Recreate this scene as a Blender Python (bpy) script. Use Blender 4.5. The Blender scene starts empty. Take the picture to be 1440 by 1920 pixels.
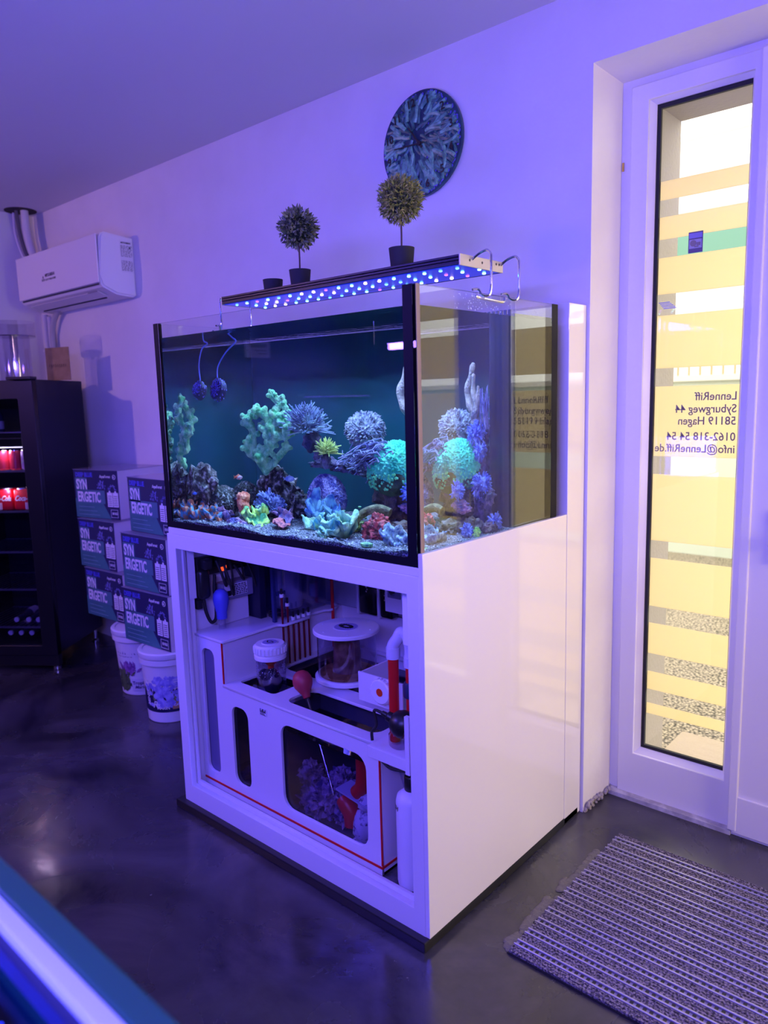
import bpy, bmesh, math, random
from math import pi, sin, cos, radians as R
from mathutils import Vector, Matrix, Euler, noise
random.seed(7)
sc = bpy.context.scene
COL = sc.collection

# ------------------------------------------------------------------ camera
cam_d = bpy.data.cameras.new('camera'); cam = bpy.data.objects.new('camera', cam_d); COL.objects.link(cam)
ROWS = ((0.7498272, -0.0797954, 0.6568043), (0.661078, 0.1310324, -0.7387871), (-0.0271108, 0.9881615, 0.1510026))
M3 = Matrix(ROWS)                       # columns = camera axes in the world
cam.matrix_world = Matrix.Translation((0, 0, 1.5)) @ M3.to_4x4()
cam_d.sensor_fit = 'VERTICAL'; cam_d.sensor_height = 36.0
cam_d.lens = 36.0 * 1393.0 / 1920.0
cam_d.clip_start = 0.02
cam_d.dof.use_dof = True; cam_d.dof.focus_distance = 2.35; cam_d.dof.aperture_fstop = 2.8
sc.camera = cam

# ------------------------------------------------------------------ world, light, exposure
sc.view_settings.view_transform = 'Standard'
sc.view_settings.look = 'None'
sc.view_settings.exposure = 0.0
sc.view_settings.gamma = 1.0
sc.view_settings.use_curve_mapping = False
w = bpy.data.worlds.new('sky'); sc.world = w; w.use_nodes = True
w.node_tree.nodes['Background'].inputs['Color'].default_value = (1.0, 0.93, 0.80, 1)
w.node_tree.nodes['Background'].inputs['Strength'].default_value = 3.6

def area(name, loc, target, sx, sy, col, power, portal=False, spread=180):
    l = bpy.data.lights.new(name, 'AREA'); l.shape = 'RECTANGLE'; l.size = sx; l.size_y = sy
    l.color = col; l.energy = power; l.spread = R(spread)
    o = bpy.data.objects.new(name, l); COL.objects.link(o); o.location = loc
    d = Vector(target) - Vector(loc); o.rotation_euler = d.to_track_quat('-Z', 'Y').to_euler()
    if portal: l.cycles.is_portal = True
    return o
# blue lamp bars above the shop's other tanks, behind and beside the camera
BLUE = (0.13, 0.10, 1.0)
for k in range(3):
    area('reef_lamp_light', (-0.35, -0.75+0.14*k, 1.98), (-1.75, 1.45, 0.50), 1.2, 0.08, BLUE, 20)
# light thrown up from the open tanks to the walls and the ceiling
area('tank_glow_light', (-0.75, -0.6, 0.98), (-1.7, 0.9, 2.7), 1.3, 0.5, (0.10, 0.085, 1.0), 54)
area('blue_floor_fill', (-3.0, -0.45, 2.28), (-2.1, 0.9, 0.0), 1.1, 0.08, (0.09, 0.06, 1.0), 36, spread=130)  # added blue fill that tints the floor, no lamp bar built here
area('pink_door_fill', (0.75, -0.9, 2.25), (-0.9, 2.5, 1.3), 0.25, 0.25, (1.0, 0.62, 0.72), 5.5)  # added pink fill for the door and the cabinet front
area('violet_lamp_light', (-3.5, -1.6, 1.9), (-3.6, 2.3, 1.5), 0.8, 0.05, (0.25, 0.13, 1.0), 10)
# pinkish grow lamp at the left
area('pink_lamp_light', (-4.75, -0.9, 2.45), (-3.7, 2.3, 1.3), 0.06, 0.06, (1.0, 0.50, 0.55), 16)
# added warm fill for the side panel, standing in for daylight from the right
area('warm_side_fill', (1.45, 1.95, 1.30), (-1.15, 2.0, 1.1), 0.8, 1.6, (1.0, 0.76, 0.50), 22, spread=120)
area('door_portal', (-0.2, 2.62, 1.3), (-0.2, 1.0, 1.3), 1.9, 2.4, (1, 1, 1), 1, portal=True)

# ------------------------------------------------------------------ helpers
def lin(c):
    return tuple(((x/255.0)/12.92 if x/255.0 <= 0.04045 else ((x/255.0+0.055)/1.055)**2.4) for x in c)
MATS = {}
def mat(name, col, rough=0.5, metal=0.0, col2=None, nscale=8.0, bump=0.0, bscale=40.0, spec=0.5, emit=None, estr=0.0,
        trans=0.0, coat=0.0, sheen=0.0, ramp=(0.4, 0.6), rough2=None, detail=6.0):
    if name in MATS: return MATS[name]
    m = bpy.data.materials.new(name); m.use_nodes = True; nt = m.node_tree
    b = nt.nodes['Principled BSDF']
    b.inputs['Base Color'].default_value = (*col, 1); b.inputs['Roughness'].default_value = rough
    b.inputs['Metallic'].default_value = metal; b.inputs['Specular IOR Level'].default_value = spec
    b.inputs['Coat Weight'].default_value = coat; b.inputs['Coat Roughness'].default_value = 0.05
    if trans: b.inputs['Transmission Weight'].default_value = trans
    if emit: b.inputs['Emission Color'].default_value = (*emit, 1); b.inputs['Emission Strength'].default_value = estr
    tc = nt.nodes.new('ShaderNodeTexCoord')
    if col2 or rough2 is not None:
        n = nt.nodes.new('ShaderNodeTexNoise'); n.inputs['Scale'].default_value = nscale; n.inputs['Detail'].default_value = detail
        nt.links.new(tc.outputs['Object'], n.inputs['Vector'])
        r = nt.nodes.new('ShaderNodeValToRGB'); r.color_ramp.elements[0].position = ramp[0]; r.color_ramp.elements[1].position = ramp[1]
        c2 = col2 or col
        r.color_ramp.elements[0].color = (*col, 1); r.color_ramp.elements[1].color = (*c2, 1)
        nt.links.new(n.outputs['Fac'], r.inputs['Fac']); nt.links.new(r.outputs['Color'], b.inputs['Base Color'])
        if rough2 is not None:
            mr = nt.nodes.new('ShaderNodeMapRange'); mr.inputs['From Min'].default_value = ramp[0]; mr.inputs['From Max'].default_value = ramp[1]
            mr.inputs['To Min'].default_value = rough; mr.inputs['To Max'].default_value = rough2
            nt.links.new(n.outputs['Fac'], mr.inputs['Value']); nt.links.new(mr.outputs['Result'], b.inputs['Roughness'])
    if bump:
        n2 = nt.nodes.new('ShaderNodeTexNoise'); n2.inputs['Scale'].default_value = bscale; n2.inputs['Detail'].default_value = 4
        nt.links.new(tc.outputs['Object'], n2.inputs['Vector'])
        bp = nt.nodes.new('ShaderNodeBump'); bp.inputs['Strength'].default_value = bump; bp.inputs['Distance'].default_value = 0.01
        nt.links.new(n2.outputs['Fac'], bp.inputs['Height']); nt.links.new(bp.outputs['Normal'], b.inputs['Normal'])
    MATS[name] = m; return m

def pane_mat(name, tint=(1, 1, 1), refl=1.0, f0=0.04, rough=0.0):
    """thin clear sheet: transparent, with an angle-dependent mirror (Schlick)"""
    if name in MATS: return MATS[name]
    m = bpy.data.materials.new(name); m.use_nodes = True; nt = m.node_tree; nt.nodes.clear()
    out = nt.nodes.new('ShaderNodeOutputMaterial'); mix = nt.nodes.new('ShaderNodeMixShader')
    t = nt.nodes.new('ShaderNodeBsdfTransparent'); t.inputs['Color'].default_value = (*tint, 1)
    g = nt.nodes.new('ShaderNodeBsdfGlossy'); g.inputs['Roughness'].default_value = rough
    lw = nt.nodes.new('ShaderNodeLayerWeight'); lw.inputs['Blend'].default_value = 0.5
    p = nt.nodes.new('ShaderNodeMath'); p.operation = 'POWER'; p.inputs[1].default_value = 5
    a = nt.nodes.new('ShaderNodeMath'); a.operation = 'MULTIPLY_ADD'; a.inputs[1].default_value = (1-f0)*refl; a.inputs[2].default_value = f0*refl
    nt.links.new(lw.outputs['Facing'], p.inputs[0]); nt.links.new(p.outputs[0], a.inputs[0])
    nt.links.new(a.outputs[0], mix.inputs[0]); nt.links.new(t.outputs[0], mix.inputs[1]); nt.links.new(g.outputs[0], mix.inputs[2])
    nt.links.new(mix.outputs[0], out.inputs['Surface']); MATS[name] = m; return m

class MB:
    def __init__(s): s.bm = bmesh.new(); s.col = None
    def _n(s, r): return r['verts']
    def box(s, x0, x1, y0, y1, z0, z1, bev=0.0, seg=2, M=None):
        r = bmesh.ops.create_cube(s.bm, size=1.0)
        vs = r['verts']
        for v in vs:
            v.co = Vector(((x0+x1)/2 + v.co.x*(x1-x0), (y0+y1)/2 + v.co.y*(y1-y0), (z0+z1)/2 + v.co.z*(z1-z0)))
        if bev:
            es = list({e for v in vs for e in v.link_edges})
            r2 = bmesh.ops.bevel(s.bm, geom=es, offset=bev, segments=seg, affect='EDGES', profile=0.5)
            vs = list({v for f in r2['faces'] for v in f.verts} | {v for v in vs if v.is_valid})
        if M:
            for v in vs: v.co = M @ v.co
        return s
    def lathe(s, prof, c=(0, 0, 0), n=24, M=None, cap=True):
        """prof: list of (r,z); revolved about z through c"""
        rings = []
        for r, z in prof:
            ring = []
            for i in range(n):
                a = 2*pi*i/n; p = Vector((r*cos(a), r*sin(a), z))
                if M: p = M @ p
                ring.append(s.bm.verts.new(p + Vector(c)))
            rings.append(ring)
        for a, b in zip(rings, rings[1:]):
            for i in range(n): s.bm.faces.new((a[i], a[(i+1) % n], b[(i+1) % n], b[i]))
        if cap:
            s.bm.faces.new(list(reversed(rings[0]))); s.bm.faces.new(rings[-1])
        return s
    def cyl(s, p0, p1, r0, r1=None, n=16):
        return s.tube([p0, p1], [r0, r0 if r1 is None else r1], n)
    def tube(s, pts, rad, n=8):
        pts = [Vector(p) for p in pts]
        if not isinstance(rad, (list, tuple)): rad = [rad]*len(pts)
        rings = []; up = None
        for i, p in enumerate(pts):
            if i == 0: t = pts[1]-p
            elif i == len(pts)-1: t = p-pts[i-1]
            else: t = (pts[i+1]-p).normalized() + (p-pts[i-1]).normalized()
            if t.length < 1e-9: t = Vector((0, 0, 1))
            t.normalize()
            if up is None: up = t.orthogonal().normalized()
            else:
                up = up - t*up.dot(t)
                up = up.normalized() if up.length > 1e-6 else t.orthogonal().normalized()
            sd = t.cross(up)
            rings.append([s.bm.verts.new(p + (up*cos(2*pi*k/n) + sd*sin(2*pi*k/n))*rad[i]) for k in range(n)])
        for a, b in zip(rings, rings[1:]):
            for i in range(n): s.bm.faces.new((a[i], a[(i+1) % n], b[(i+1) % n], b[i]))
        s.bm.faces.new(list(reversed(rings[0]))); s.bm.faces.new(rings[-1])
        return s
    def sphere(s, c, rx, ry=None, rz=None, sub=2, disp=None, rot=None):
        ry = rx if ry is None else ry; rz = rx if rz is None else rz
        r = bmesh.ops.create_icosphere(s.bm, subdivisions=sub, radius=1.0)
        for v in r['verts']:
            d = v.co.normalized(); k = 1.0 + (disp(d) if disp else 0.0)
            p = Vector((d.x*rx*k, d.y*ry*k, d.z*rz*k))
            if rot: p = rot @ p
            v.co = p + Vector(c)
        return s
    def capsule(s, p0, p1, r0, r1, n=8):
        p0 = Vector(p0); p1 = Vector(p1); d = (p1-p0).normalized()
        pts = [p0 - d*r0*0.95, p0 - d*r0*0.6, p0, p1, p1 + d*r1*0.6, p1 + d*r1*0.95]
        return s.tube(pts, [r0*0.3, r0*0.8, r0, r1, r1*0.8, r1*0.3], n)
    def poly(s, pts):
        s.bm.faces.new([s.bm.verts.new(Vector(p)) for p in pts]); return s
    def prism(s, pts, d):
        """extrude a planar polygon by vector d"""
        d = Vector(d); a = [s.bm.verts.new(Vector(p)) for p in pts]; b = [s.bm.verts.new(Vector(p)+d) for p in pts]
        n = len(pts); s.bm.faces.new(a); s.bm.faces.new(list(reversed(b)))
        for i in range(n): s.bm.faces.new((a[(i+1) % n], a[i], b[i], b[(i+1) % n]))
        return s

def put(o, parent=None):
    COL.objects.link(o)
    if parent is not None:
        o.parent = parent
        q = parent; off = Vector((0, 0, 0)); loc_ = False
        while q is not None: off += q.location; loc_ = loc_ or q.get('_local', False); q = q.parent
        if not loc_: o.location = o.location - off
    return o
def obj(name, mb, m, parent=None, smooth=False, auto=None, loc=None):
    me = bpy.data.meshes.new(name)
    bm = mb.bm if isinstance(mb, MB) else mb
    bmesh.ops.recalc_face_normals(bm, faces=bm.faces)
    bm.to_mesh(me); bm.free()
    for mm in (m if isinstance(m, (list, tuple)) else [m]): me.materials.append(mm)
    if smooth:
        me.polygons.foreach_set('use_smooth', [True]*len(me.polygons))
    o = bpy.data.objects.new(name, me)
    if smooth and auto is not False:
        me.set_sharp_from_angle(angle=R(auto or 40))
    if loc: o.location = loc
    return put(o, parent)
def thing(name, label, cat, loc=(0, 0, 0), rz=0.0, group=None, local=False):
    o = bpy.data.objects.new(name, None); o.empty_display_size = 0.05; COL.objects.link(o)
    o.location = loc; o.rotation_euler = (0, 0, rz); o['label'] = label; o['category'] = cat
    if group: o['group'] = group
    if local: o['_local'] = True
    return o
def tag(o, label=None, cat=None, group=None, kind=None):
    if label: o['label'] = label
    if cat: o['category'] = cat
    if group: o['group'] = group
    if kind: o['kind'] = kind
    return o
def stuff(o): o['kind'] = 'stuff'; return o
def struct(name, mb, m, parent=None, **k):
    o = obj(name, mb, m, parent, **k)
    if parent is None: o['kind'] = 'structure'
    return o
def conv(cu, name, m, M, parent):
    t = bpy.data.objects.new('tmp', cu); COL.objects.link(t)
    dg = bpy.context.evaluated_depsgraph_get(); dg.update()
    me = bpy.data.meshes.new_from_object(t.evaluated_get(dg)); bpy.data.objects.remove(t); bpy.data.curves.remove(cu)
    me.transform(M); me.materials.clear(); me.materials.append(m)
    o = bpy.data.objects.new(name, me); return put(o, parent)
FACE = {'-y': Euler((pi/2, 0, 0)), '+x': Euler((pi/2, 0, pi/2)), '+y': Euler((pi/2, 0, pi)), '+z': Euler((0, 0, 0)), '-x': Euler((pi/2, 0, -pi/2))}
def text(body, m, loc, size, face='-y', sx=1.0, bold=0.0, align='LEFT', parent=None, roll=0.0, ext=0.0004, name='lettering', spacing=1.0, tilt=0.0):
    cu = bpy.data.curves.new('t', 'FONT'); cu.body = body; cu.size = size; cu.extrude = ext; cu.offset = bold; cu.align_x = align
    cu.space_character = spacing; cu.resolution_u = 3; cu.shear = tilt
    M = Matrix.Translation(loc) @ FACE[face].to_matrix().to_4x4() @ Matrix.Rotation(roll, 4, 'Z') @ Matrix.Diagonal((sx, 1, 1, 1))
    return conv(cu, name, m, M, parent)
def rrect(x0, x1, y0, y1, r, n=5):
    pts = []
    for cx, cy, a0 in ((x1-r, y1-r, 0), (x0+r, y1-r, pi/2), (x0+r, y0+r, pi), (x1-r, y0+r, 1.5*pi)):
        for k in range(n+1):
            a = a0 + (pi/2)*k/n; pts.append((cx + r*cos(a), cy + r*sin(a)))
    return pts
def plate(name, outer, holes, th, m, M, parent=None, bev=0.0):
    """flat board of thickness th (about local z=0) with holes, placed by matrix M"""
    cu = bpy.data.curves.new('p', 'CURVE'); cu.dimensions = '2D'; cu.fill_mode = 'BOTH'; cu.extrude = th/2 - bev; cu.bevel_depth = bev
    for pts in [outer] + holes:
        sp = cu.splines.new('POLY'); sp.points.add(len(pts)-1); sp.use_cyclic_u = True
        for p, q in zip(sp.points, pts): p.co = (q[0], q[1], 0, 1)
    return conv(cu, name, m, M, parent)
def MXZ(y): return Matrix.Translation((0, y, 0)) @ Matrix.Rotation(pi/2, 4, 'X')      # local (x,y) -> world (x,z) at depth y
def MYZ(x): return Matrix(((0, 0, 1, x), (1, 0, 0, 0), (0, 1, 0, 0), (0, 0, 0, 1)))    # local (x,y) -> world (y,z) at x
def MXY(z): return Matrix.Translation((0, 0, z))
def rect(x0, x1, y0, y1): return [(x0, y0), (x1, y0), (x1, y1), (x0, y1)]
def copy_tree(o, parent=None, loc=None, rz=None):
    c = o.copy(); COL.objects.link(c); c.parent = parent
    if loc is not None: c.location = loc
    if rz is not None: c.rotation_euler[2] = rz
    for ch in [x for x in KIDS.get(o.name, [])] if o.name in KIDS else list(o.children): copy_tree(ch, c)
    return c
KIDS = {}
def bez(p, n=12):
    """Catmull-Rom through points"""
    p = [Vector(q) for q in p]; p = [2*p[0]-p[1]] + p + [2*p[-1]-p[-2]]; out = []
    for i in range(1, len(p)-2):
        for k in range(n):
            t = k/n; a, b, c, d = p[i-1], p[i], p[i+1], p[i+2]
            out.append(0.5*((2*b) + (c-a)*t + (2*a-5*b+4*c-d)*t*t + (3*b-a-3*c+d)*t**3))
    out.append(p[-2]); return out

# ------------------------------------------------------------------ materials
m_wall = mat('white_plaster', (0.80, 0.78, 0.80), 0.85, bump=0.25, bscale=14, col2=(0.76, 0.74, 0.76), nscale=3)
m_ceil = mat('ceiling_paint', (0.62, 0.60, 0.66), 0.9, bump=0.1, bscale=8)
m_white = mat('gloss_white_panel', (0.84, 0.82, 0.82), 0.06, coat=0.3)
m_frame = mat('white_lacquer', (0.80, 0.78, 0.82), 0.32)
m_upvc = mat('white_pvc', (0.80, 0.78, 0.80), 0.30)
m_acry = mat('white_acrylic', (0.74, 0.70, 0.78), 0.25)
m_black = mat('black_plastic', (0.012, 0.012, 0.014), 0.35)
m_sil = mat('black_silicone', (0.004, 0.004, 0.008), 0.5, spec=0.15)
m_rub = mat('black_rubber', (0.015, 0.015, 0.017), 0.7)
m_chrome = mat('polished_steel', (0.75, 0.75, 0.78), 0.12, metal=1.0)
m_alu = mat('brushed_aluminium', (0.66, 0.66, 0.68), 0.42, metal=1.0)
m_red = mat('red_plastic', (0.62, 0.012, 0.015), 0.35)
m_glass = pane_mat('clear_glass')
m_glass_t = pane_mat('tank_glass', (0.97, 0.985, 0.98), 1.25)
m_clear = pane_mat('clear_acrylic', (0.84, 0.81, 0.90), 1.4, 0.11, 0.05)

# ================================================================== SETTING
XL, XRW, YB, YF2, ZC = -5.06, 1.62, 2.32, -2.6, 2.735
# polished dark concrete floor
def floor_mat():
    m = bpy.data.materials.new('polished_concrete'); m.use_nodes = True; nt = m.node_tree; b = nt.nodes['Principled BSDF']
    tc = nt.nodes.new('ShaderNodeTexCoord')
    def nz(sc_, det, dist=0.0, rg=0.55):
        n = nt.nodes.new('ShaderNodeTexNoise'); n.inputs['Scale'].default_value = sc_; n.inputs['Detail'].default_value = det
        n.inputs['Distortion'].default_value = dist; n.inputs['Roughness'].default_value = rg; nt.links.new(tc.outputs['Object'], n.inputs['Vector']); return n
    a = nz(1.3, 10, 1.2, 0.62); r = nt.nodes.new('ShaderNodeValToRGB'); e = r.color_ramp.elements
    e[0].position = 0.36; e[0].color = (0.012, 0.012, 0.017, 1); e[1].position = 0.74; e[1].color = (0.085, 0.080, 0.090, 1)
    nt.links.new(a.outputs['Fac'], r.inputs['Fac'])
    c = nz(34, 3); r2 = nt.nodes.new('ShaderNodeValToRGB'); r2.color_ramp.elements[0].position = 0.73; r2.color_ramp.elements[1].position = 0.78
    r2.color_ramp.elements[0].color = (0, 0, 0, 1); r2.color_ramp.elements[1].color = (0.35, 0.35, 0.35, 1)
    nt.links.new(c.outputs['Fac'], r2.inputs['Fac'])
    mx = nt.nodes.new('ShaderNodeMix'); mx.data_type = 'RGBA'; mx.blend_type = 'MIX'
    nt.links.new(r2.outputs['Color'], mx.inputs[0]); nt.links.new(r.outputs['Color'], mx.inputs[6]); mx.inputs[7].default_value = (0.30, 0.29, 0.29, 1)
    nt.links.new(mx.outputs[2], b.inputs['Base Color'])
    d = nz(2.6, 8, 0.8); mr = nt.nodes.new('ShaderNodeMapRange'); mr.inputs['From Min'].default_value = 0.35; mr.inputs['From Max'].default_value = 0.7
    mr.inputs['To Min'].default_value = 0.14; mr.inputs['To Max'].default_value = 0.40
    nt.links.new(d.outputs['Fac'], mr.inputs['Value']); nt.links.new(mr.outputs['Result'], b.inputs['Roughness'])
    b.inputs['Specular IOR Level'].default_value = 0.7
    bn = nz(5, 5); bp = nt.nodes.new('ShaderNodeBump'); bp.inputs['Strength'].default_value = 0.12; bp.inputs['Distance'].default_value = 0.02
    nt.links.new(bn.outputs['Fac'], bp.inputs['Height']); nt.links.new(bp.outputs['Normal'], b.inputs['Normal'])
    return m
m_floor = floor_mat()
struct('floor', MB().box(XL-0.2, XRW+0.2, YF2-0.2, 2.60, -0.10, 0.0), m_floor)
struct('ceiling', MB().box(XL-0.2, XRW+0.2, YF2-0.2, 2.60, ZC, ZC+0.1), m_ceil)
struct('wall_left', MB().box(XL-0.15, XL, YF2-0.15, 2.60, 0, ZC), m_wall)
m_dkw = mat('shop_dark_wall', (0.035, 0.035, 0.05), 0.8)
struct('wall_front', MB().box(XL, XRW, YF2-0.15, YF2, 0, ZC), m_dkw)
struct('wall_right', MB().box(XRW, XRW+0.15, YF2-0.15, 2.60, 0, ZC), m_dkw)
struct('added_dark_panel_1', MB().box(XL, XL+0.02, YF2, 0.05, 0.001, ZC-0.001), m_dkw)  # added unseen dark panel, keeps the reflection in the aquarium front dark
wb = MB(); wb.box(XL, -1.14, YB, 2.60, 0, ZC); wb.box(-1.14, XRW, YB, 2.60, 2.514, ZC); wb.box(0.75, XRW, YB, 2.60, 0, 2.514)
struct('wall_back', wb, m_wall)
# crumbling plaster edge and sealant at the foot of the reveal
tb = MB()
for k in range(60):
    t = random.random(); x = -1.138 + random.uniform(0, 0.012); y = 2.325 + 0.22*t
    tb.sphere((x, y, random.uniform(0, 0.03)*(1-0.5*t)), random.uniform(0.004, 0.010), sub=1, rz=random.uniform(0.004, 0.012))
tag(stuff(obj('plaster_crumbs', tb, mat('old_plaster', (0.34, 0.31, 0.30), 0.9), smooth=True)), 'crumbled whitish plaster along the foot of the door reveal', 'plaster')

# ---- door 1 (left leaf with tall glass) -----------------------------------
D1 = thing('door_1', 'x', 'x', (-0.91, 2.56, 0)); del D1['label']; del D1['category']; D1['kind'] = 'structure'
plate('door_frame', rect(-1.1395, 0.75, 0.0, 2.5135), [rect(-1.098, 0.72, 0.012, 2.478)], 0.07, m_upvc, MXZ(2.575), D1, bev=0.003)
plate('sash', rect(-1.102, -0.692, 0.008, 2.485), [rect(-1.050, -0.724, 0.172, 2.440)], 0.05, m_upvc, MXZ(2.553), D1, bev=0.003)
gb = MB()       # sloping glazing bead round the pane
o_ = ((-1.050, 0.172), (-0.724, 0.172), (-0.724, 2.440), (-1.050, 2.440)); i_ = ((-1.030, 0.194), (-0.738, 0.194), (-0.738, 2.424), (-1.030, 2.424))
for k in range(4):
    a, b, c, d = o_[k], o_[(k+1) % 4], i_[(k+1) % 4], i_[k]
    gb.prism([(a[0], 2.535, a[1]), (b[0], 2.535, b[1]), (c[0], 2.556, c[1]), (d[0], 2.556, d[1])], (0, 0.02, 0))
obj('glazing_bead', gb, m_upvc, D1)
plate('rubber_seal', rect(-1.033, -0.734, 0.190, 2.428), [rect(-1.018, -0.740, 0.206, 2.410)], 0.012, m_rub, MXZ(2.566), D1)
obj('glass_pane', MB().box(-1.030, -0.735, 2.571, 2.575, 0.19, 2.425), m_glass, D1)
obj('threshold', MB().box(-1.13, -0.69, 2.50, 2.545, 0.0, 0.016), mat('dirty_sill', (0.35, 0.33, 0.38), 0.7, col2=(0.6, 0.58, 0.62), nscale=20), D1)
obj('latch_plate', MB().box(-1.137, -1.131, 2.535, 2.548, 2.235, 2.262), mat('brass', (0.75, 0.50, 0.12), 0.35, metal=0.8), D1)
# frosted film stripes on the glass
def film_mat():
    m = bpy.data.materials.new('frosted_film'); m.use_nodes = True; nt = m.node_tree; nt.nodes.clear()
    out = nt.nodes.new('ShaderNodeOutputMaterial'); mix = nt.nodes.new('ShaderNodeMixShader'); mix.inputs[0].default_value = 0.10
    t = nt.nodes.new('ShaderNodeBsdfTranslucent'); t.inputs['Color'].default_value = (0.98, 0.88, 0.62, 1)
    d = nt.nodes.new('ShaderNodeBsdfDiffuse'); d.inputs['Color'].default_value = (0.9, 0.85, 0.8, 1)
    nt.links.new(t.outputs[0], mix.inputs[1]); nt.links.new(d.outputs[0], mix.inputs[2]); nt.links.new(mix.outputs[0], out.inputs['Surface'])
    return m
m_film = film_mat()
STR = [(2.186, 2.126), (2.072, 2.000), (1.941, 1.822), (1.752, 1.576), (1.515, 1.275), (1.212, 0.975), (0.911, 0.734), (0.671, 0.556), (0.488, 0.419), (0.366, 0.325)]
for a, b in STR:
    obj('film_stripe', MB().box(-1.019, -0.740, 2.5765, 2.578, b, a), m_film, D1)
m_ink = mat('grey_vinyl', (0.30, 0.25, 0.22), 0.6)
for body, z in (('LenneRiff', 1.466), ('Syburgweg 44', 1.425), ('58119 Hagen', 1.385), ('0162-318 54 54', 1.333), ('info@LenneRiff.de', 1.292)):
    text(body, m_ink, (-0.750, 2.5757, z), 0.038, '+y', sx=0.93, bold=0.0004, ext=0.0002, parent=D1)
st = MB().box(-0.920, -0.874, 2.5695, 2.5705, 1.942, 2.008); stk = obj('sticker', st, mat('grey_sticker', (0.16, 0.13, 0.20), 0.5), D1)
tag(stk, 'small dark grey sticker with a round emblem')
obj('sticker_band', MB().box(-0.918, -0.876, 2.5685, 2.5695, 1.988, 2.004), mat('lilac_print', (0.32, 0.30, 0.55), 0.5), stk)
obj('sticker_field', MB().box(-0.917, -0.877, 2.5685, 2.5695, 1.956, 1.984), mat('pale_print', (0.5, 0.47, 0.52), 0.5), stk)
eb = MB(); eb.lathe([(0.010, 0), (0.010, 0.001)], (-0.904, 2.568, 1.972), 16, Matrix.Rotation(pi/2, 4, 'X')); eb.box(-0.893, -0.881, 2.567, 2.568, 1.964, 1.974); eb.box(-0.900, -0.887, 2.567, 2.568, 1.959, 1.963)
obj('emblem', eb, m_ink, stk)
st2 = MB()
for k in range(5): st2.box(-1.012+0.004*k, -0.975+0.006*k, 2.5695, 2.5700, 1.793-0.005*k, 1.795-0.005*k)
obj('blue_reflection_marks', st2, mat('reflection_blue', (0.10, 0.12, 0.75), 0.5), D1)  # bluish lamp reflection in the glass, drawn as small blue strokes

# ---- door 2 (right leaf) ------------------------------------------------------
D2 = thing('door_2', 'x', 'x', (-0.1, 2.55, 0)); del D2['label']; del D2['category']; D2['kind'] = 'structure'
plate('sash', rect(-0.690, 0.705, 0.004, 2.485), [rect(-0.515, 0.55, 0.30, 2.44)], 0.062, m_upvc, MXZ(2.540), D2, bev=0.004)
obj('kick_board', MB().box(-0.686, 0.70, 2.500, 2.509, 0.012, 0.145, 0.003), m_upvc, D2)
obj('glass_pane', MB().box(-0.515, 0.55, 2.571, 2.575, 0.30, 2.44), m_glass, D2)
for a, b in STR[:8]:
    obj('film_stripe', MB().box(-0.505, 0.545, 2.5765, 2.578, b, a), m_film, D2)
text('LenneRiff', mat('dark_vinyl', (0.03, 0.04, 0.05), 0.6), (0.42, 2.5757, 1.375), 0.16, '+y', sx=0.95, bold=0.004, parent=D2, tilt=0.2, ext=0.0002)
obj('astragal', MB().box(-0.700, -0.672, 2.496, 2.512, 0.02, 2.48, 0.004), m_upvc, D2)
hd = MB(); hd.tube(bez([(-0.60, 2.508, 1.02), (-0.60, 2.46, 1.02), (-0.57, 2.455, 1.02), (-0.48, 2.455, 1.02)], 6), 0.010, 10); hd.box(-0.615, -0.585, 2.500, 2.509, 0.95, 1.12, 0.004)
obj('handle', hd, m_alu, D2, smooth=True)

# ---- outside ------------------------------------------------------------------
m_ext = mat('exterior_render', (0.42, 0.39, 0.35), 0.8, bump=0.3, bscale=60)
ex = MB(); ex.box(-3.0, -1.115, 2.60, 3.0, -0.1, 3.2); ex.box(-1.115, 1.7, 2.60, 3.0, 2.50, 3.2); ex.box(0.78, 1.7, 2.60, 3.0, -0.1, 2.50)
struct('wall_outside', ex, m_ext)
def gravel_mat():
    m = bpy.data.materials.new('washed_aggregate'); m.use_nodes = True; nt = m.node_tree; b = nt.nodes['Principled BSDF']; b.inputs['Roughness'].default_value = 0.8
    tc = nt.nodes.new('ShaderNodeTexCoord'); v = nt.nodes.new('ShaderNodeTexVoronoi'); v.inputs['Scale'].default_value = 75
    nt.links.new(tc.outputs['Object'], v.inputs['Vector'])
    r = nt.nodes.new('ShaderNodeValToRGB'); e = r.color_ramp.elements; e[0].position = 0.0; e[0].color = (0.70, 0.60, 0.44, 1); e[1].position = 0.75; e[1].color = (0.05, 0.045, 0.035, 1)
    nt.links.new(v.outputs['Distance'], r.inputs['Fac']); nt.links.new(r.outputs['Color'], b.inputs['Base Color'])
    bp = nt.nodes.new('ShaderNodeBump'); bp.inputs['Strength'].default_value = 0.8; bp.invert = True; nt.links.new(v.outputs['Distance'], bp.inputs['Height']); nt.links.new(bp.outputs['Normal'], b.inputs['Normal'])
    return m
struct('ground', MB().box(-12, 8, 2.60, 22, -0.12, -0.02), gravel_mat())
sl = MB(); sl.prism([(-1.09, 2.60, -0.02), (-0.35, 2.60, -0.02), (0.05, 3.75, -0.02), (-0.55, 3.62, -0.02)], (0, 0, 0.02))
tag(obj('paving_slab', MB().box(-1.10, -0.50, 2.61, 3.20, -0.025, 0.0, 0.004), mat('pale_concrete', (0.46, 0.38, 0.28), 0.85, bump=0.3, bscale=80)), 'pale square concrete slab outside the glass door', 'slab')
gw = thing('garden_wall', 'pale mint garden wall with upright white railing beyond the door', 'wall', (-1.9, 7.1, 0))
obj('wall_body', MB().box(-9, 5, 7.0, 7.2, -0.02, 1.58), mat('pale_mint_render', (0.62, 0.70, 0.60), 0.9), gw)
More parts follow.
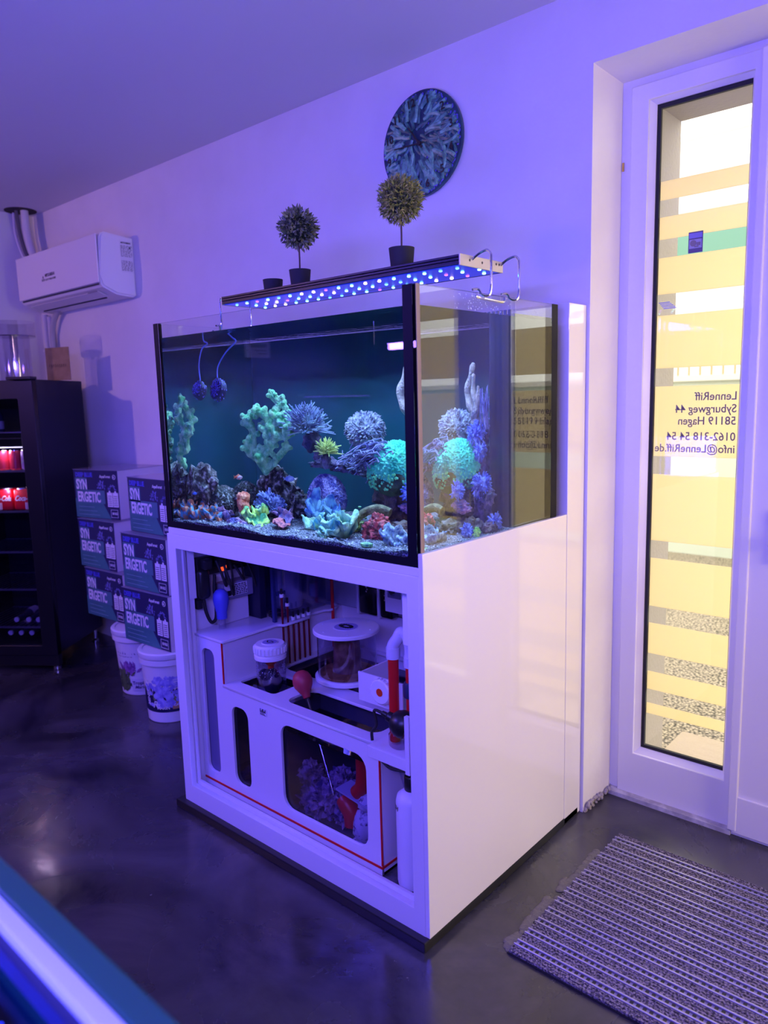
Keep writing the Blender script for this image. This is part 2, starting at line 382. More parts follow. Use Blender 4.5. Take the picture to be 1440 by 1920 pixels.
obj('coping', MB().box(-9, 5, 6.95, 7.25, 1.58, 1.63), mat('pale_coping', (0.75, 0.72, 0.66), 0.8), gw)
rl = MB()
for k in range(60): rl.box(-5+0.1*k, -4.988+0.1*k, 7.08, 7.10, 1.63, 1.92)
obj('railing', rl, mat('weathered_rail', (0.45, 0.30, 0.16), 0.7), gw); gw.children[-1]['kind'] = 'stuff'
hs = thing('house', 'white house with a mint coloured band across the street', 'house', (-2, 12, 0))
obj('wall_body', MB().box(-9, 1, 12, 16, 0, 5.2), mat('white_render', (0.85, 0.84, 0.80), 0.9), hs)
obj('mint_band', MB().box(-9.02, 1.02, 11.9, 12.0, 3.5, 4.15), mat('mint_paint', (0.15, 0.32, 0.26), 0.8), hs)
rfm = MB(); rfm.prism([(-9.3, 11.95, 5.2), (-9.3, 16.1, 5.2), (-9.3, 14, 5.9)], (10.6, 0, 0)); obj('roof', rfm, mat('roof_tiles', (0.75, 0.72, 0.68), 0.8), hs)

# ================================================================== CABINET
CB = thing('aquarium_cabinet', 'open white lacquered aquarium cabinet with a tall gloss side panel', 'cabinet', (-1.74, 1.88, 0))
obj('plinth', MB().box(-2.345, -1.150, 1.412, 2.30, 0.0, 0.030, 0.003), m_black, CB)
# front frame
plate('front_frame', rect(-2.313, -1.166, 0.030, 1.045), [rect(-2.268, -1.204, 0.098, 0.998)], 0.022, m_frame, MXZ(1.446), CB, bev=0.002)
plate('frame_rebate', rect(-2.300, -1.180, 0.060, 1.020), [rect(-2.258, -1.206, 0.112, 0.992)], 0.012, m_frame, MXZ(1.464), CB, bev=0.001)
obj('top_board', MB().box(-2.306, -1.166, 1.437, 2.19, 1.047, 1.070, 0.002), m_frame, CB)
obj('side_panel', MB().box(-1.165, -1.150, 1.435, 2.196, 0.030, 1.108, 0.0015), m_white, CB)
obj('pipe_cover', MB().box(-1.300, -1.150, 2.199, 2.315, 0.005, 1.783, 0.002), m_white, CB)
obj('left_wall', MB().box(-2.308, -2.290, 1.46, 2.18, 0.030, 1.045), m_frame, CB)
obj('back_wall', MB().box(-2.290, -1.180, 2.165, 2.180, 0.030, 1.045), m_frame, CB)
obj('right_wall', MB().box(-1.180, -1.166, 1.46, 2.165, 0.030, 1.045), m_frame, CB)
obj('floor_board', MB().box(-2.290, -1.180, 1.458, 2.165, 0.030, 0.086), mat('dark_base_mat', (0.035, 0.035, 0.045), 0.55, col2=(0.10, 0.09, 0.11), nscale=30), CB)
obj('inner_post', MB().box(-2.290, -2.268, 1.476, 1.500, 0.086, 0.800), m_frame, CB)
obj('inner_post', MB().box(-2.290, -2.262, 1.476, 1.506, 0.801, 1.040), m_frame, CB)

# ================================================================== SUMP
SP = thing('filter_sump', 'white acrylic filter sump with dark windows and red seams inside the cabinet', 'sump', (-1.75, 1.8, 0.086))
def px_outline(): return [(-2.262, 0.090), (-1.376, 0.090), (-1.376, 0.505), (-2.116, 0.505), (-2.116, 0.662), (-2.262, 0.662)]
W = [rrect(-2.238, -2.163, 0.150, 0.625, 0.028), rrect(-2.078, -1.985, 0.150, 0.445, 0.035), rrect(-1.815, -1.428, 0.152, 0.452, 0.045)]
plate('front_panel', px_outline(), W, 0.010, m_acry, MXZ(1.500), SP, bev=0.001)
m_win = pane_mat('smoked_pane', (0.30, 0.30, 0.52), 1.3); m_win2 = pane_mat('window_pane', (0.82, 0.80, 0.92), 1.0)
obj('window_pane', MB().box(-2.245, -2.155, 1.506, 1.510, 0.14, 0.635), mat('milky_pane', (0.13, 0.12, 0.22), 0.3), SP)
obj('window_pane', MB().box(-2.085, -1.978, 1.506, 1.510, 0.14, 0.455), m_win, SP)
obj('window_pane', MB().box(-1.825, -1.420, 1.506, 1.510, 0.14, 0.462), m_win2, SP)
obj('side_wall', MB().box(-2.122, -2.112, 1.505, 2.10, 0.505, 0.662), m_acry, SP)
obj('side_wall', MB().box(-1.384, -1.374, 1.505, 2.10, 0.090, 0.500), m_acry, SP)
obj('side_wall', MB().box(-2.266, -2.258, 1.505, 2.10, 0.090, 0.662), m_acry, SP)
obj('back_wall', MB().box(-2.262, -1.374, 2.10, 2.108, 0.090, 0.662), m_acry, SP)
obj('floor_plate', MB().box(-2.262, -1.374, 1.505, 2.10, 0.090, 0.098), mat('dark_acrylic', (0.03, 0.03, 0.06), 0.3), SP)
obj('divider', MB().box(-1.850, -1.844, 1.512, 2.10, 0.098, 0.48), mat('dark_acrylic', (0, 0, 0)), SP)
obj('divider', MB().box(-1.840, -1.390, 1.705, 1.711, 0.098, 0.48), mat('dark_acrylic', (0, 0, 0)), SP)
obj('divider', MB().box(-2.110, -1.850, 1.62, 1.626, 0.098, 0.47), mat('grey_acrylic', (0.22, 0.20, 0.34), 0.3), SP)
# lids / rims
tall = [(-2.284, 1.492)] + [(-2.110+0.008*cos(a), 1.500+0.008*sin(a)) for a in (-pi/2, -pi/4, 0)] + [(-2.102, 1.738), (-2.094, 1.748), (-2.078, 1.756), (-2.078, 1.885), (-2.090, 1.897), (-2.102, 1.910), (-2.102, 1.985), (-2.085, 2.000), (-2.085, 2.045), (-2.284, 2.045)]
plate('tall_lid', tall, [], 0.010, m_acry, MXY(0.668), SP, bev=0.002)
J = rrect(-2.095, -1.900, 1.545, 1.690, 0.02); BH = rrect(-1.835, -1.420, 1.535, 1.665, 0.035); SK = rrect(-2.080, -1.500, 1.735, 2.080, 0.05)
plate('low_rim', rect(-2.112, -1.368, 1.492, 2.098), [J, BH, SK], 0.010, m_acry, MXY(0.505), SP, bev=0.002)
rs = MB(); rs.box(-2.1165, -2.1125, 1.4940, 1.4990, 0.512, 0.662); obj('red_seam', rs, m_red, SP)
obj('red_seam', MB().box(-1.3765, -1.3725, 1.4935, 1.4985, 0.122, 0.500), m_red, SP)
obj('red_seam', MB().box(-2.262, -1.374, 1.4925, 1.4965, 0.112, 0.119), m_red, SP)
obj('red_seam', MB().box(-1.3745, -1.3715, 1.4925, 2.08, 0.112, 0.119), m_red, SP)
wa = MB(); wa.box(-2.110, -1.390, 1.72, 2.095, 0.455, 0.458); wa.box(-1.842, -1.390, 1.512, 1.70, 0.42, 0.423)
m_wsurf2 = pane_mat('blue_water_surface', (0.35, 0.5, 0.95), 1.0)
m_wsurf = pane_mat('dark_water_surface', (0.18, 0.18, 0.35), 1.6)
wo = stuff(obj('water', wa, m_wsurf, SP))
lb = MB(); lb.box(-1.918, -1.880, 1.4938, 1.4945, 0.452, 0.478)
lbo = obj('maker_label', lb, mat('label_lilac', (0.62, 0.58, 0.72), 0.5), SP)
lt = MB()
for k in range(6): lt.box(-1.914+0.005*k, -1.911+0.005*k, 1.4930, 1.4938, 0.463, 0.463+0.006+0.006*(k % 3 != 1))
for k in range(3): lt.box(-1.914, -1.886-0.004*k, 1.4930, 1.4938, 0.454+0.003*k, 0.4552+0.003*k)
obj('label_print', lt, m_black, lbo)
# test tube / dosing probe holder along the tall wall
ph = thing('probe_holder', 'white holder slats with dark red probes clipped to the tall sump wall', 'holder', (-2.08, 1.83, 0.5))
for k in range(5):
    y = 1.772 + 0.027*k
    obj('slat', MB().box(-2.098, -2.092, y-0.008, y+0.007, 0.512, 0.655), mat('cream_slat', (0.62, 0.50, 0.50), 0.5), ph)
for k in range(6):
    y = 1.757 + 0.0262*k
    pr = obj('probe', MB().cyl((-2.086, y, 0.512), (-2.086, y, 0.690), 0.0036, n=8), mat('dark_red_rod', (0.16, 0.008, 0.012), 0.3), ph)
    h = 0.0 if k > 1 else (0.10 if k == 0 else 0.06)
    if h: obj('rod', MB().cyl((-2.086, y, 0.69), (-2.086, y, 0.69+h), 0.0045, n=8), mat('dark_red_rod', (0, 0, 0)), ph)
    obj('collar', MB().cyl((-2.086, y, 0.676+h), (-2.086, y, 0.688+h), 0.008, n=12), m_frame, ph)
    obj('cap', MB().cyl((-2.086, y, 0.688+h), (-2.086, y, 0.708+h), 0.0045, n=8), m_black, ph)
bt = thing('float_guide', 'tall dark blue guide bar standing on the tall sump lid', 'bar', (-2.125, 1.752, 0.674))
obj('bar', MB().box(-2.132, -2.118, 1.745, 1.757, 0.674, 0.96), mat('dark_blue_bar', (0.02, 0.03, 0.12), 0.3), bt)
obj('side_rod', MB().cyl((-2.12, 1.80, 0.674), (-2.12, 1.80, 0.95), 0.0035, n=8), m_clear, bt)
obj('clip', MB().box(-2.128, -2.112, 1.758, 1.80, 0.775, 0.79, 0.002), mat('dark_blue_bar', (0, 0, 0)), bt)
rr = thing('red_rod', 'slim red rod standing at the back corner of the tall lid', 'rod', (-2.095, 2.02, 0.52))
obj('rod_body', MB().cyl((-2.088, 2.022, 0.512), (-2.088, 2.022, 0.800), 0.0065, n=10), m_red, rr)
obj('rod_tip', MB().cyl((-2.088, 2.022, 0.800), (-2.088, 2.022, 0.845), 0.005, n=10), m_frame, rr)
# reactor jar with ribbed white cap
JR = thing('media_reactor', 'clear jar with ribbed white cap and dark media standing in the sump hole', 'jar', (-1.990, 1.610, 0.425))
jc = (-1.990, 1.612, 0)
sh = MB(); sh.lathe([(0.050, 0.425), (0.052, 0.43), (0.052, 0.615), (0.049, 0.625)], jc, 32, cap=False); obj('jar_body', sh, m_clear, JR, smooth=True)
cp = MB(); n = 26; prof = [(0.0, 0.661), (0.028, 0.661), (0.030, 0.659), (0.050, 0.658), (0.0555, 0.652), (0.0565, 0.628), (0.054, 0.625), (0.054, 0.621), (0.057, 0.619), (0.057, 0.606), (0.050, 0.603), (0.0, 0.603)]
cp.lathe([p for p in prof if p[0] > 0], jc, 48)
for k in range(n):
    a = 2*pi*k/n; cp.box(-0.003, 0.003, 0.054, 0.0595, 0.628, 0.650, 0.001, 1, Matrix.Translation(jc) @ Matrix.Rotation(a, 4, 'Z'))
co = obj('screw_cap', cp, m_frame, JR, smooth=True, auto=30)
em = MB(); em.lathe([(0.026, 0.6612), (0.026, 0.6618)], jc, 32); obj('cap_emblem', em, mat('lilac_print', (0, 0, 0)), co)
em = MB()
for k in range(14):
    a = 2*pi*k/14; em.sphere((jc[0]+0.012*cos(a)*(1+0.3*sin(3*a)), jc[1]+0.008*sin(a), 0.6622), 0.0028, 0.0028, 0.0005, sub=1)
obj('emblem_print', em, m_black, co)
obj('red_core', MB().lathe([(0.020, 0.602), (0.020, 0.585), (0.011, 0.575), (0.011, 0.54), (0.006, 0.53)], jc, 20).cyl((jc[0]+0.012, jc[1], 0.43), (jc[0]+0.012, jc[1], 0.47), 0.008, n=12), m_red, JR, smooth=True)
dm = MB()
dm.sphere((jc[0]+0.010, jc[1]-0.006, 0.52), 0.036, 0.032, 0.048, sub=3, disp=lambda d: 0.12*noise.noise(d*3)); dm.sphere((jc[0]-0.022, jc[1]-0.012, 0.535), 0.024, 0.022, 0.026, sub=2)
obj('filter_media', dm, mat('navy_media', (0.006, 0.008, 0.035), 0.4), JR, smooth=True)
bb = MB()
for k in range(140):
    a = random.uniform(0, 2*pi); bb.sphere((jc[0]+0.0505*cos(a), jc[1]+0.0505*sin(a), random.gauss(0.565, 0.014)), random.uniform(0.0008, 0.0020), sub=1)
stuff(obj('bubbles', bb, mat('bubble', (0.75, 0.75, 0.85), 0.1), JR, smooth=True))
# skimmer
SM = thing('protein_skimmer', 'clear round protein skimmer cup with white lid and brown foam', 'skimmer', (-1.795, 1.80, 0.458))
kc = (-1.795, 1.80, 0)
sh = MB(); sh.lathe([(0.105, 0.535), (0.105, 0.690)], kc, 48, cap=False); obj('cup_body', sh, m_clear, SM, smooth=True)
lid = MB(); lid.lathe([(0.112, 0.690), (0.118, 0.692), (0.118, 0.702), (0.115, 0.705)], kc, 56); lo = obj('lid', lid, m_frame, SM, smooth=True)
em = MB(); em.lathe([(0.046, 0.7052), (0.046, 0.7060)], kc, 40); obj('lid_ring', em, mat('pale_ring', (0.72, 0.70, 0.80), 0.4), lo)
em = MB(); em.lathe([(0.042, 0.7061), (0.042, 0.7066)], kc, 40); obj('lid_emblem', em, mat('lilac_print', (0, 0, 0)), lo)
em = MB()
for k in range(16):
    a = 2*pi*k/16; em.tube([(kc[0]+0.03*cos(a), kc[1]+0.018*sin(a), 0.7072), (kc[0]+0.016*cos(a+0.7), kc[1]+0.010*sin(a+0.7), 0.7072)], 0.003, 4)
obj('emblem_print', em, m_black, lo)
for k in range(6):
    a = 2*pi*k/6 + 0.3
    obj('screw', MB().sphere((kc[0]+0.094*cos(a), kc[1]+0.094*sin(a), 0.7055), 0.0035, 0.0035, 0.0018, sub=1), mat('bubble', (0, 0, 0)), SM)
bs = MB(); bs.lathe([(0.112, 0.520), (0.116, 0.523), (0.116, 0.533), (0.112, 0.536)], kc, 56); obj('base_ring', bs, m_frame, SM, smooth=True)
fo = MB(); fo.lathe([(0.098, 0.537), (0.098, 0.545), (0.060, 0.548)], kc, 40); obj('foam_residue', fo, mat('brown_foam', (0.20, 0.10, 0.035), 0.6, col2=(0.32, 0.17, 0.06), nscale=40), SM, smooth=True)
nk = MB(); nk.lathe([(0.055, 0.54), (0.050, 0.56), (0.046, 0.665)], kc, 32); obj('neck', nk, mat('brown_neck', (0.10, 0.045, 0.03), 0.4, col2=(0.22, 0.12, 0.09), nscale=30), SM, smooth=True)
bd = MB(); bd.lathe([(0.085, 0.10), (0.085, 0.34), (0.05, 0.40), (0.05, 0.521)], kc, 32); obj('lower_body', bd, m_clear, SM, smooth=True)
# red bulb baster
BB = thing('red_bulb_baster', 'pinkish red rubber bulb baster leaning in the sump opening', 'baster', (-1.805, 1.62, 0.50))
p0 = Vector((-1.800, 1.604, 0.512)); dn = (Vector((-1.625, 1.545, 0.24)) - p0).normalized(); up = -dn
pr = [(0.002, 0.088), (0.014, 0.086), (0.026, 0.077), (0.033, 0.062), (0.0345, 0.048), (0.031, 0.034), (0.022, 0.018), (0.014, 0.006), (0.012, -0.006), (0.011, -0.008)]
q = up.to_track_quat('Z', 'Y').to_matrix().to_4x4()
bl = MB(); bl.lathe(list(reversed(pr)), p0, 28, q); obj('bulb', bl, mat('pink_rubber', (0.42, 0.035, 0.055), 0.5), BB, smooth=True)
obj('glass_tube', MB().tube([p0 + dn*0.0, p0 + dn*0.10, p0+dn*0.26, p0+dn*0.33], [0.0065, 0.0065, 0.005, 0.003], 12), pane_mat('baster_glass', (0.86, 0.86, 0.92), 3.0, 0.07), BB, smooth=True)
# blue bulb baster upright on the tall lid
BL = thing('blue_bulb_baster', 'blue rubber bulb baster standing upright on the tall sump lid', 'baster', (-2.232, 1.575, 0.673))
b0 = (-2.226, 1.585, 0)
bl = MB(); bl.lathe([(0.019, 0.712), (0.0195, 0.716), (0.0195, 0.735), (0.027, 0.765), (0.0295, 0.785), (0.027, 0.806), (0.016, 0.820), (0.004, 0.824)], b0, 28); obj('bulb', bl, mat('blue_rubber', (0.09, 0.11, 0.62), 0.5), BL, smooth=True)
tb = MB(); tb.lathe([(0.014, 0.6735), (0.013, 0.712)], b0, 20, cap=False); obj('clear_collar', tb, m_clear, BL, smooth=True)
# valve block with knob, pipes
VB = thing('dosing_block', 'white acrylic block with a ribbed white knob and red centre', 'valve block', (-1.42, 1.56, 0.51))
obj('block_front', MB().box(-1.492, -1.318, 1.540, 1.546, 0.600, 0.690, 0.001), m_acry, VB)
obj('block_tray', MB().box(-1.490, -1.320, 1.546, 1.68, 0.600, 0.606), m_acry, VB)
obj('block_side', MB().box(-1.492, -1.486, 1.546, 1.68, 0.606, 0.686), m_acry, VB)
obj('block_foot', MB().box(-1.47, -1.33, 1.66, 1.69, 0.510, 0.60), m_acry, VB)
kb = MB(); Mk = Matrix.Translation((-1.392, 1.538, 0.652)) @ Matrix.Rotation(pi/2, 4, 'X')
kb.lathe([(0.038, -0.004), (0.038, 0.010), (0.034, 0.014)], (0, 0, 0), 40, Mk)
for k in range(20):
    a = 2*pi*k/20; kb.sphere(Mk @ Vector((0.037*cos(a), 0.037*sin(a), 0.004)), 0.0045, 0.009, 0.0045, sub=1)
ko = obj('knob', kb, m_frame, VB, smooth=True, auto=35)
kd = MB(); kd.lathe([(0.012, 0.0142), (0.012, 0.0152)], (0, 0, 0), 24, Mk); obj('knob_centre', kd, mat('orange_red', (0.75, 0.05, 0.01), 0.4), ko)
RP = thing('red_pipe', 'red pipe with a white elbow running down into the sump', 'pipe', (-1.34, 1.545, 0.51))
obj('pipe_run', MB().cyl((-1.345, 1.535, 0.515), (-1.345, 1.535, 0.775), 0.0155, n=20), m_red, RP, smooth=True)
el = MB(); el.tube(bez([(-1.345, 1.535, 0.765), (-1.345, 1.535, 0.80), (-1.330, 1.54, 0.825), (-1.322, 1.545, 0.842), (-1.306, 1.55, 0.835), (-1.296, 1.552, 0.81), (-1.294, 1.552, 0.765)], 6), 0.0175, 16); el.cyl((-1.345, 1.535, 0.765), (-1.345, 1.535, 0.797), 0.0205, n=20); el.cyl((-1.294, 1.552, 0.745), (-1.294, 1.552, 0.775), 0.0205, n=20)
obj('elbow', el, mat('milky_pvc', (0.62, 0.60, 0.72), 0.25), RP, smooth=True)
obj('drop_pipe', MB().cyl((-1.294, 1.552, 0.69), (-1.294, 1.552, 0.75), 0.0155, n=18), m_red, RP, smooth=True)
obj('union_nut', MB().lathe([(0.022, 0.655), (0.024, 0.66), (0.024, 0.69), (0.020, 0.70)], (-1.294, 1.552, 0), 12), mat('slate_plastic', (0.03, 0.035, 0.09), 0.4), RP, smooth=True)
obj('lower_run', MB().cyl((-1.294, 1.552, 0.520), (-1.294, 1.552, 0.656), 0.0155, n=18), m_red, RP, smooth=True)
PV = thing('return_pump_plug', 'black domed cable plug with a curved black cable beside the red pipe', 'plug', (-1.29, 1.50, 0.515))
Mp = Matrix.Translation((-1.300, 1.495, 0.600)) @ Matrix.Rotation(R(-65), 4, 'Y') @ Matrix.Rotation(R(20), 4, 'X')
dm = MB(); dm.lathe([(0.007, 0.050), (0.008, 0.036), (0.014, 0.032), (0.015, 0.020), (0.028, 0.012), (0.038, -0.006), (0.040, -0.022), (0.036, -0.034)], (0, 0, 0), 32, Mp); obj('dome', dm, m_black, PV, smooth=True, auto=50)
tip = Mp @ Vector((0, 0, 0.048))
obj('cable', MB().tube(bez([tip, tip + Vector((-0.03, -0.002, 0.0)), (-1.365, 1.478, 0.578), (-1.378, 1.472, 0.555), (-1.376, 1.470, 0.530)], 6), 0.0045, 8), m_rub, PV, smooth=True)
cr = MB(); cr.lathe([(0.030, 0.515), (0.034, 0.52), (0.034, 0.55), (0.026, 0.56)], (-1.312, 1.52, 0), 20); obj('clear_socket', cr, m_clear, PV, smooth=True)
SH = thing('inner_shelf', 'small white shelf bracket holding the black cable plug', 'shelf', (-1.30, 1.50, 0.49))
obj('shelf_board', MB().box(-1.392, -1.246, 1.470, 1.620, 0.506, 0.512, 0.001), m_acry, SH)
obj('shelf_lip', MB().box(-1.392, -1.246, 1.464, 1.470, 0.478, 0.512, 0.001), m_acry, SH)
obj('bracket_post', MB().box(-1.248, -1.232, 1.462, 1.474, 0.470, 0.640, 0.001), m_acry, SH)
cw = MB(); cw.tube(bez([(-1.372, 1.480, 0.498), (-1.350, 1.478, 0.475), (-1.315, 1.476, 0.462), (-1.270, 1.476, 0.468), (-1.225, 1.476, 0.478)], 6), 0.0045, 8)
obj('hanging_cable', cw, m_rub, SH, smooth=True)
# white KH bottle
KH = thing('dosing_bottle', 'tall white bottle with black cap marked KH at the cabinet right', 'bottle', (-1.272, 1.535, 0.086))
kc2 = (-1.284, 1.530, 0)
bo = MB(); bo.lathe([(0.036, 0.087), (0.044, 0.092), (0.046, 0.105), (0.046, 0.350), (0.042, 0.368), (0.028, 0.380), (0.020, 0.384)], kc2, 32); obj('bottle_body', bo, mat('hdpe_white', (0.72, 0.70, 0.80), 0.4), KH, smooth=True)
obj('cap', MB().lathe([(0.019, 0.384), (0.0205, 0.386), (0.0205, 0.425), (0.018, 0.428)], kc2, 24), m_black, KH, smooth=True)
obj('hose', MB().tube(bez([(kc2[0], kc2[1], 0.428), (kc2[0]-0.02, kc2[1]-0.01, 0.455), (kc2[0]-0.045, kc2[1], 0.44), (kc2[0]-0.055, kc2[1]+0.02, 0.40), (kc2[0]-0.05, kc2[1]+0.04, 0.33)], 6), 0.003, 8), m_clear, KH, smooth=True)
# things seen through the big sump window
LR = thing('sump_rock', 'lumpy purplish live rock seen through the large sump window', 'rock', (-1.66, 1.62, 0.10))
lr = MB()
def nz3(s, a): return lambda d: a*noise.fractal(d*s, 1.0, 2.0, 4)
for c, r in (((-1.70, 1.61, 0.15), 0.075), ((-1.63, 1.60, 0.19), 0.065), ((-1.60, 1.62, 0.24), 0.055), ((-1.76, 1.62, 0.22), 0.05), ((-1.57, 1.60, 0.15), 0.05)):
    lr.sphere((c[0]-0.055, c[1], c[2]), r, r*0.8, r*0.8, sub=4, disp=nz3(5, 0.45))
m_lr = mat('live_rock_purple', (0.05, 0.03, 0.10), 0.8, col2=(0.38, 0.26, 0.42), nscale=30, bump=0.6, bscale=80)
obj('rock_body', lr, m_lr, LR, smooth=True)
PP = thing('sump_pump', 'white encrusted pump with red elbow pipes behind the large sump window', 'pump', (-1.515, 1.57, 0.10))
obj('red_riser', MB().tube(bez([(-1.507, 1.565, 0.42), (-1.507, 1.565, 0.34), (-1.510, 1.56, 0.30), (-1.530, 1.555, 0.275)], 5), 0.024, 16), m_red, PP, smooth=True)
obj('red_elbow', MB().tube(bez([(-1.585, 1.555, 0.235), (-1.570, 1.550, 0.225), (-1.550, 1.55, 0.20), (-1.545, 1.55, 0.165)], 5), 0.028, 16), m_red, PP, smooth=True)
m_pump = mat('encrusted_white', (0.65, 0.62, 0.70), 0.7, col2=(0.08, 0.06, 0.12), nscale=55, ramp=(0.55, 0.66))
pb = MB(); pb.sphere((-1.500, 1.56, 0.175), 0.040, 0.04, 0.06, sub=3, disp=nz3(4, 0.2)); pb.sphere((-1.490, 1.56, 0.255), 0.028, 0.03, 0.03, sub=3, disp=nz3(4, 0.2)); pb.box(-1.545, -1.455, 1.53, 1.60, 0.099, 0.12, 0.004)
obj('pump_body', pb, m_pump, PP, smooth=True)
obj('shelf_plate', MB().box(-1.600, -1.455, 1.53, 1.60, 0.262, 0.268, 0.0, M=Matrix.Translation((-1.525, 0, 0.262)) @ Matrix.Rotation(R(8), 4, 'Y') @ Matrix.Translation((1.525, 0, -0.262))), mat('encrusted_plate', (0.45, 0.42, 0.60), 0.6), PP)
s2 = MB()
for k in range(16):
    s2.sphere((random.uniform(-2.07, -1.99), random.uniform(1.53, 1.60), 0.115+random.random()*0.06), random.uniform(0.015, 0.03), sub=2, disp=nz3(4, 0.4))
tag(stuff(obj('filter_rubble', s2, m_lr, smooth=True)), 'dark purplish rubble behind the narrow middle sump window', 'rubble')
tag(obj('sock_plug', MB().sphere((-2.03, 1.55, 0.262), 0.022, 0.018, 0.022, sub=3, disp=nz3(4, 0.15)), mat('grey_acrylic', (0, 0, 0)), smooth=True), 'pale rounded fitting behind the middle sump window', 'fitting')

# ---- electrics at the left ----------------------------------------------------
PA = thing('power_strip', 'black multi-socket strip with a glowing red switch on the left cabinet wall', 'power strip', (-2.27, 1.66, 0.85))
obj('strip_body', MB().box(-2.290, -2.262, 1.515, 1.77, 0.875, 0.945, 0.004), m_black, PA)
obj('switch', MB().box(-2.262, -2.254, 1.618, 1.640, 0.880, 0.900, 0.002), mat('red_switch', (0.8, 0.04, 0.01), 0.4, emit=(1.0, 0.09, 0.02), estr=1.3), PA)
for k in range(4): obj('plug', MB().box(-2.262, -2.225, 1.525+0.06*k+(0.02 if k > 1 else 0), 1.562+0.06*k+(0.02 if k > 1 else 0), 0.902, 0.942, 0.008), m_black, PA)
AD = thing('power_adapter', 'black oval power adapter with hanging looped cable at far left', 'adapter', (-2.268, 1.535, 0.83))
obj('adapter_body', MB().box(-2.286, -2.240, 1.510, 1.560, 0.790, 0.905, 0.018, 4), m_black, AD, smooth=True)
obj('cable', MB().tube(bez([(-2.262, 1.535, 0.79), (-2.258, 1.54, 0.74), (-2.252, 1.555, 0.70), (-2.250, 1.575, 0.71), (-2.252, 1.580, 0.76), (-2.25, 1.575, 0.81), (-2.25, 1.58, 0.875)], 6), 0.0065, 8), m_rub, AD, smooth=True)
obj('cable_socket', MB().box(-2.289, -2.262, 1.508, 1.53, 0.755, 0.79, 0.003), m_black, AD)
CT = thing('controller_box', 'grey controller box with a printed label above the sump lid', 'controller', (-2.27, 1.66, 0.79))
obj('box_body', MB().box(-2.289, -2.235, 1.60, 1.745, 0.770, 0.835, 0.004, M=None), mat('slate_box', (0.22, 0.21, 0.30), 0.5), CT)
obj('label_plate', MB().box(-2.2352, -2.2342, 1.61, 1.715, 0.782, 0.828), mat('label_lilac', (0, 0, 0)), CT)
lp = MB()
for r_ in range(6):
    y = 1.648
    while y < 1.708:
        w_ = random.uniform(0.004, 0.012); lp.box(-2.2342, -2.2338, y, y+w_, 0.785+0.007*r_, 0.789+0.007*r_); y += w_+0.003
lp.box(-2.2342, -2.2338, 1.612, 1.640, 0.785, 0.805)
obj('label_print', lp, m_black, CT)
tag(obj('dosing_container', MB().box(-2.289, -2.258, 1.60, 1.735, 0.6745, 0.768, 0.002), m_acry), 'pale white box standing on the tall lid under the controller', 'box')
bx = thing('dark_gap_block', 'dark block filling the gap between the pale box and the clear container', 'channel', (-2.2, 1.77, 0.674))  # solid dark block in place of the black gap
obj('gap_block', MB().box(-2.289, -2.20, 1.745, 1.775, 0.6745, 0.99, 0.002), mat('navy_plastic', (0.01, 0.01, 0.04), 0.4), bx)
cbz = MB()
for k, (yy, z0, dz) in enumerate(((1.58, 0.93, 0.10), (1.61, 0.92, 0.13), (1.66, 0.90, 0.06), (1.72, 0.90, 0.10), (1.76, 0.92, 0.14))):
    cbz.tube(bez([(-2.235, yy, z0), (-2.215, yy+0.008, z0-dz*0.5), (-2.222, yy+0.03, z0-dz), (-2.230, yy+0.035, z0-dz*0.4), (-2.25, yy+0.04, z0)], 6), 0.005, 6)
tag(stuff(obj('cable_tangle', cbz, m_rub, smooth=True)), 'tangle of black cables hanging below the power strip', 'cables')
TC = thing('top_up_container', 'clear bluish water container with white float cup at the cabinet back', 'container', (-2.2, 1.95, 0.674))
sh = MB(); sh.box(-2.285, -2.125, 1.80, 2.030, 0.6745, 0.97, 0.012, 3); obj('container_body', sh, pane_mat('hazy_acrylic', (0.55, 0.58, 0.80), 2.2, 0.10, 0.12), TC, smooth=True)
obj('white_drum', MB().lathe([(0.055, 0.69), (0.058, 0.70), (0.058, 0.80), (0.050, 0.83), (0.050, 0.88)], (-2.215, 1.90, 0), 28), mat('dull_white', (0.42, 0.42, 0.55), 0.5), TC, smooth=True)
obj('float_cup', MB().lathe([(0.016, 0.725), (0.018, 0.73), (0.018, 0.775), (0.016, 0.78)], (-2.145, 1.975, 0), 16), mat('dull_white', (0, 0, 0)), TC, smooth=True)
ba = MB()
for k in range(9):
    a = random.uniform(0, pi); b = random.uniform(0, pi)
    u = Vector((sin(a)*cos(b), sin(a)*sin(b), cos(a))); v = u.orthogonal().normalized(); w2 = u.cross(v); cc = Vector((-2.165, 1.775, 0.693))
    ba.tube([cc + (v*cos(t*pi/6)+w2*sin(t*pi/6))*random.uniform(0.013, 0.017) for t in range(13)], 0.0022, 5)
ba.tube(bez([(-2.155, 1.775, 0.700), (-2.14, 1.78, 0.704), (-2.11, 1.79, 0.700)], 5), 0.002, 5)
tag(obj('wire_ball', ba, m_rub, smooth=True), 'small ball of coiled black wire on the tall lid', 'wire')
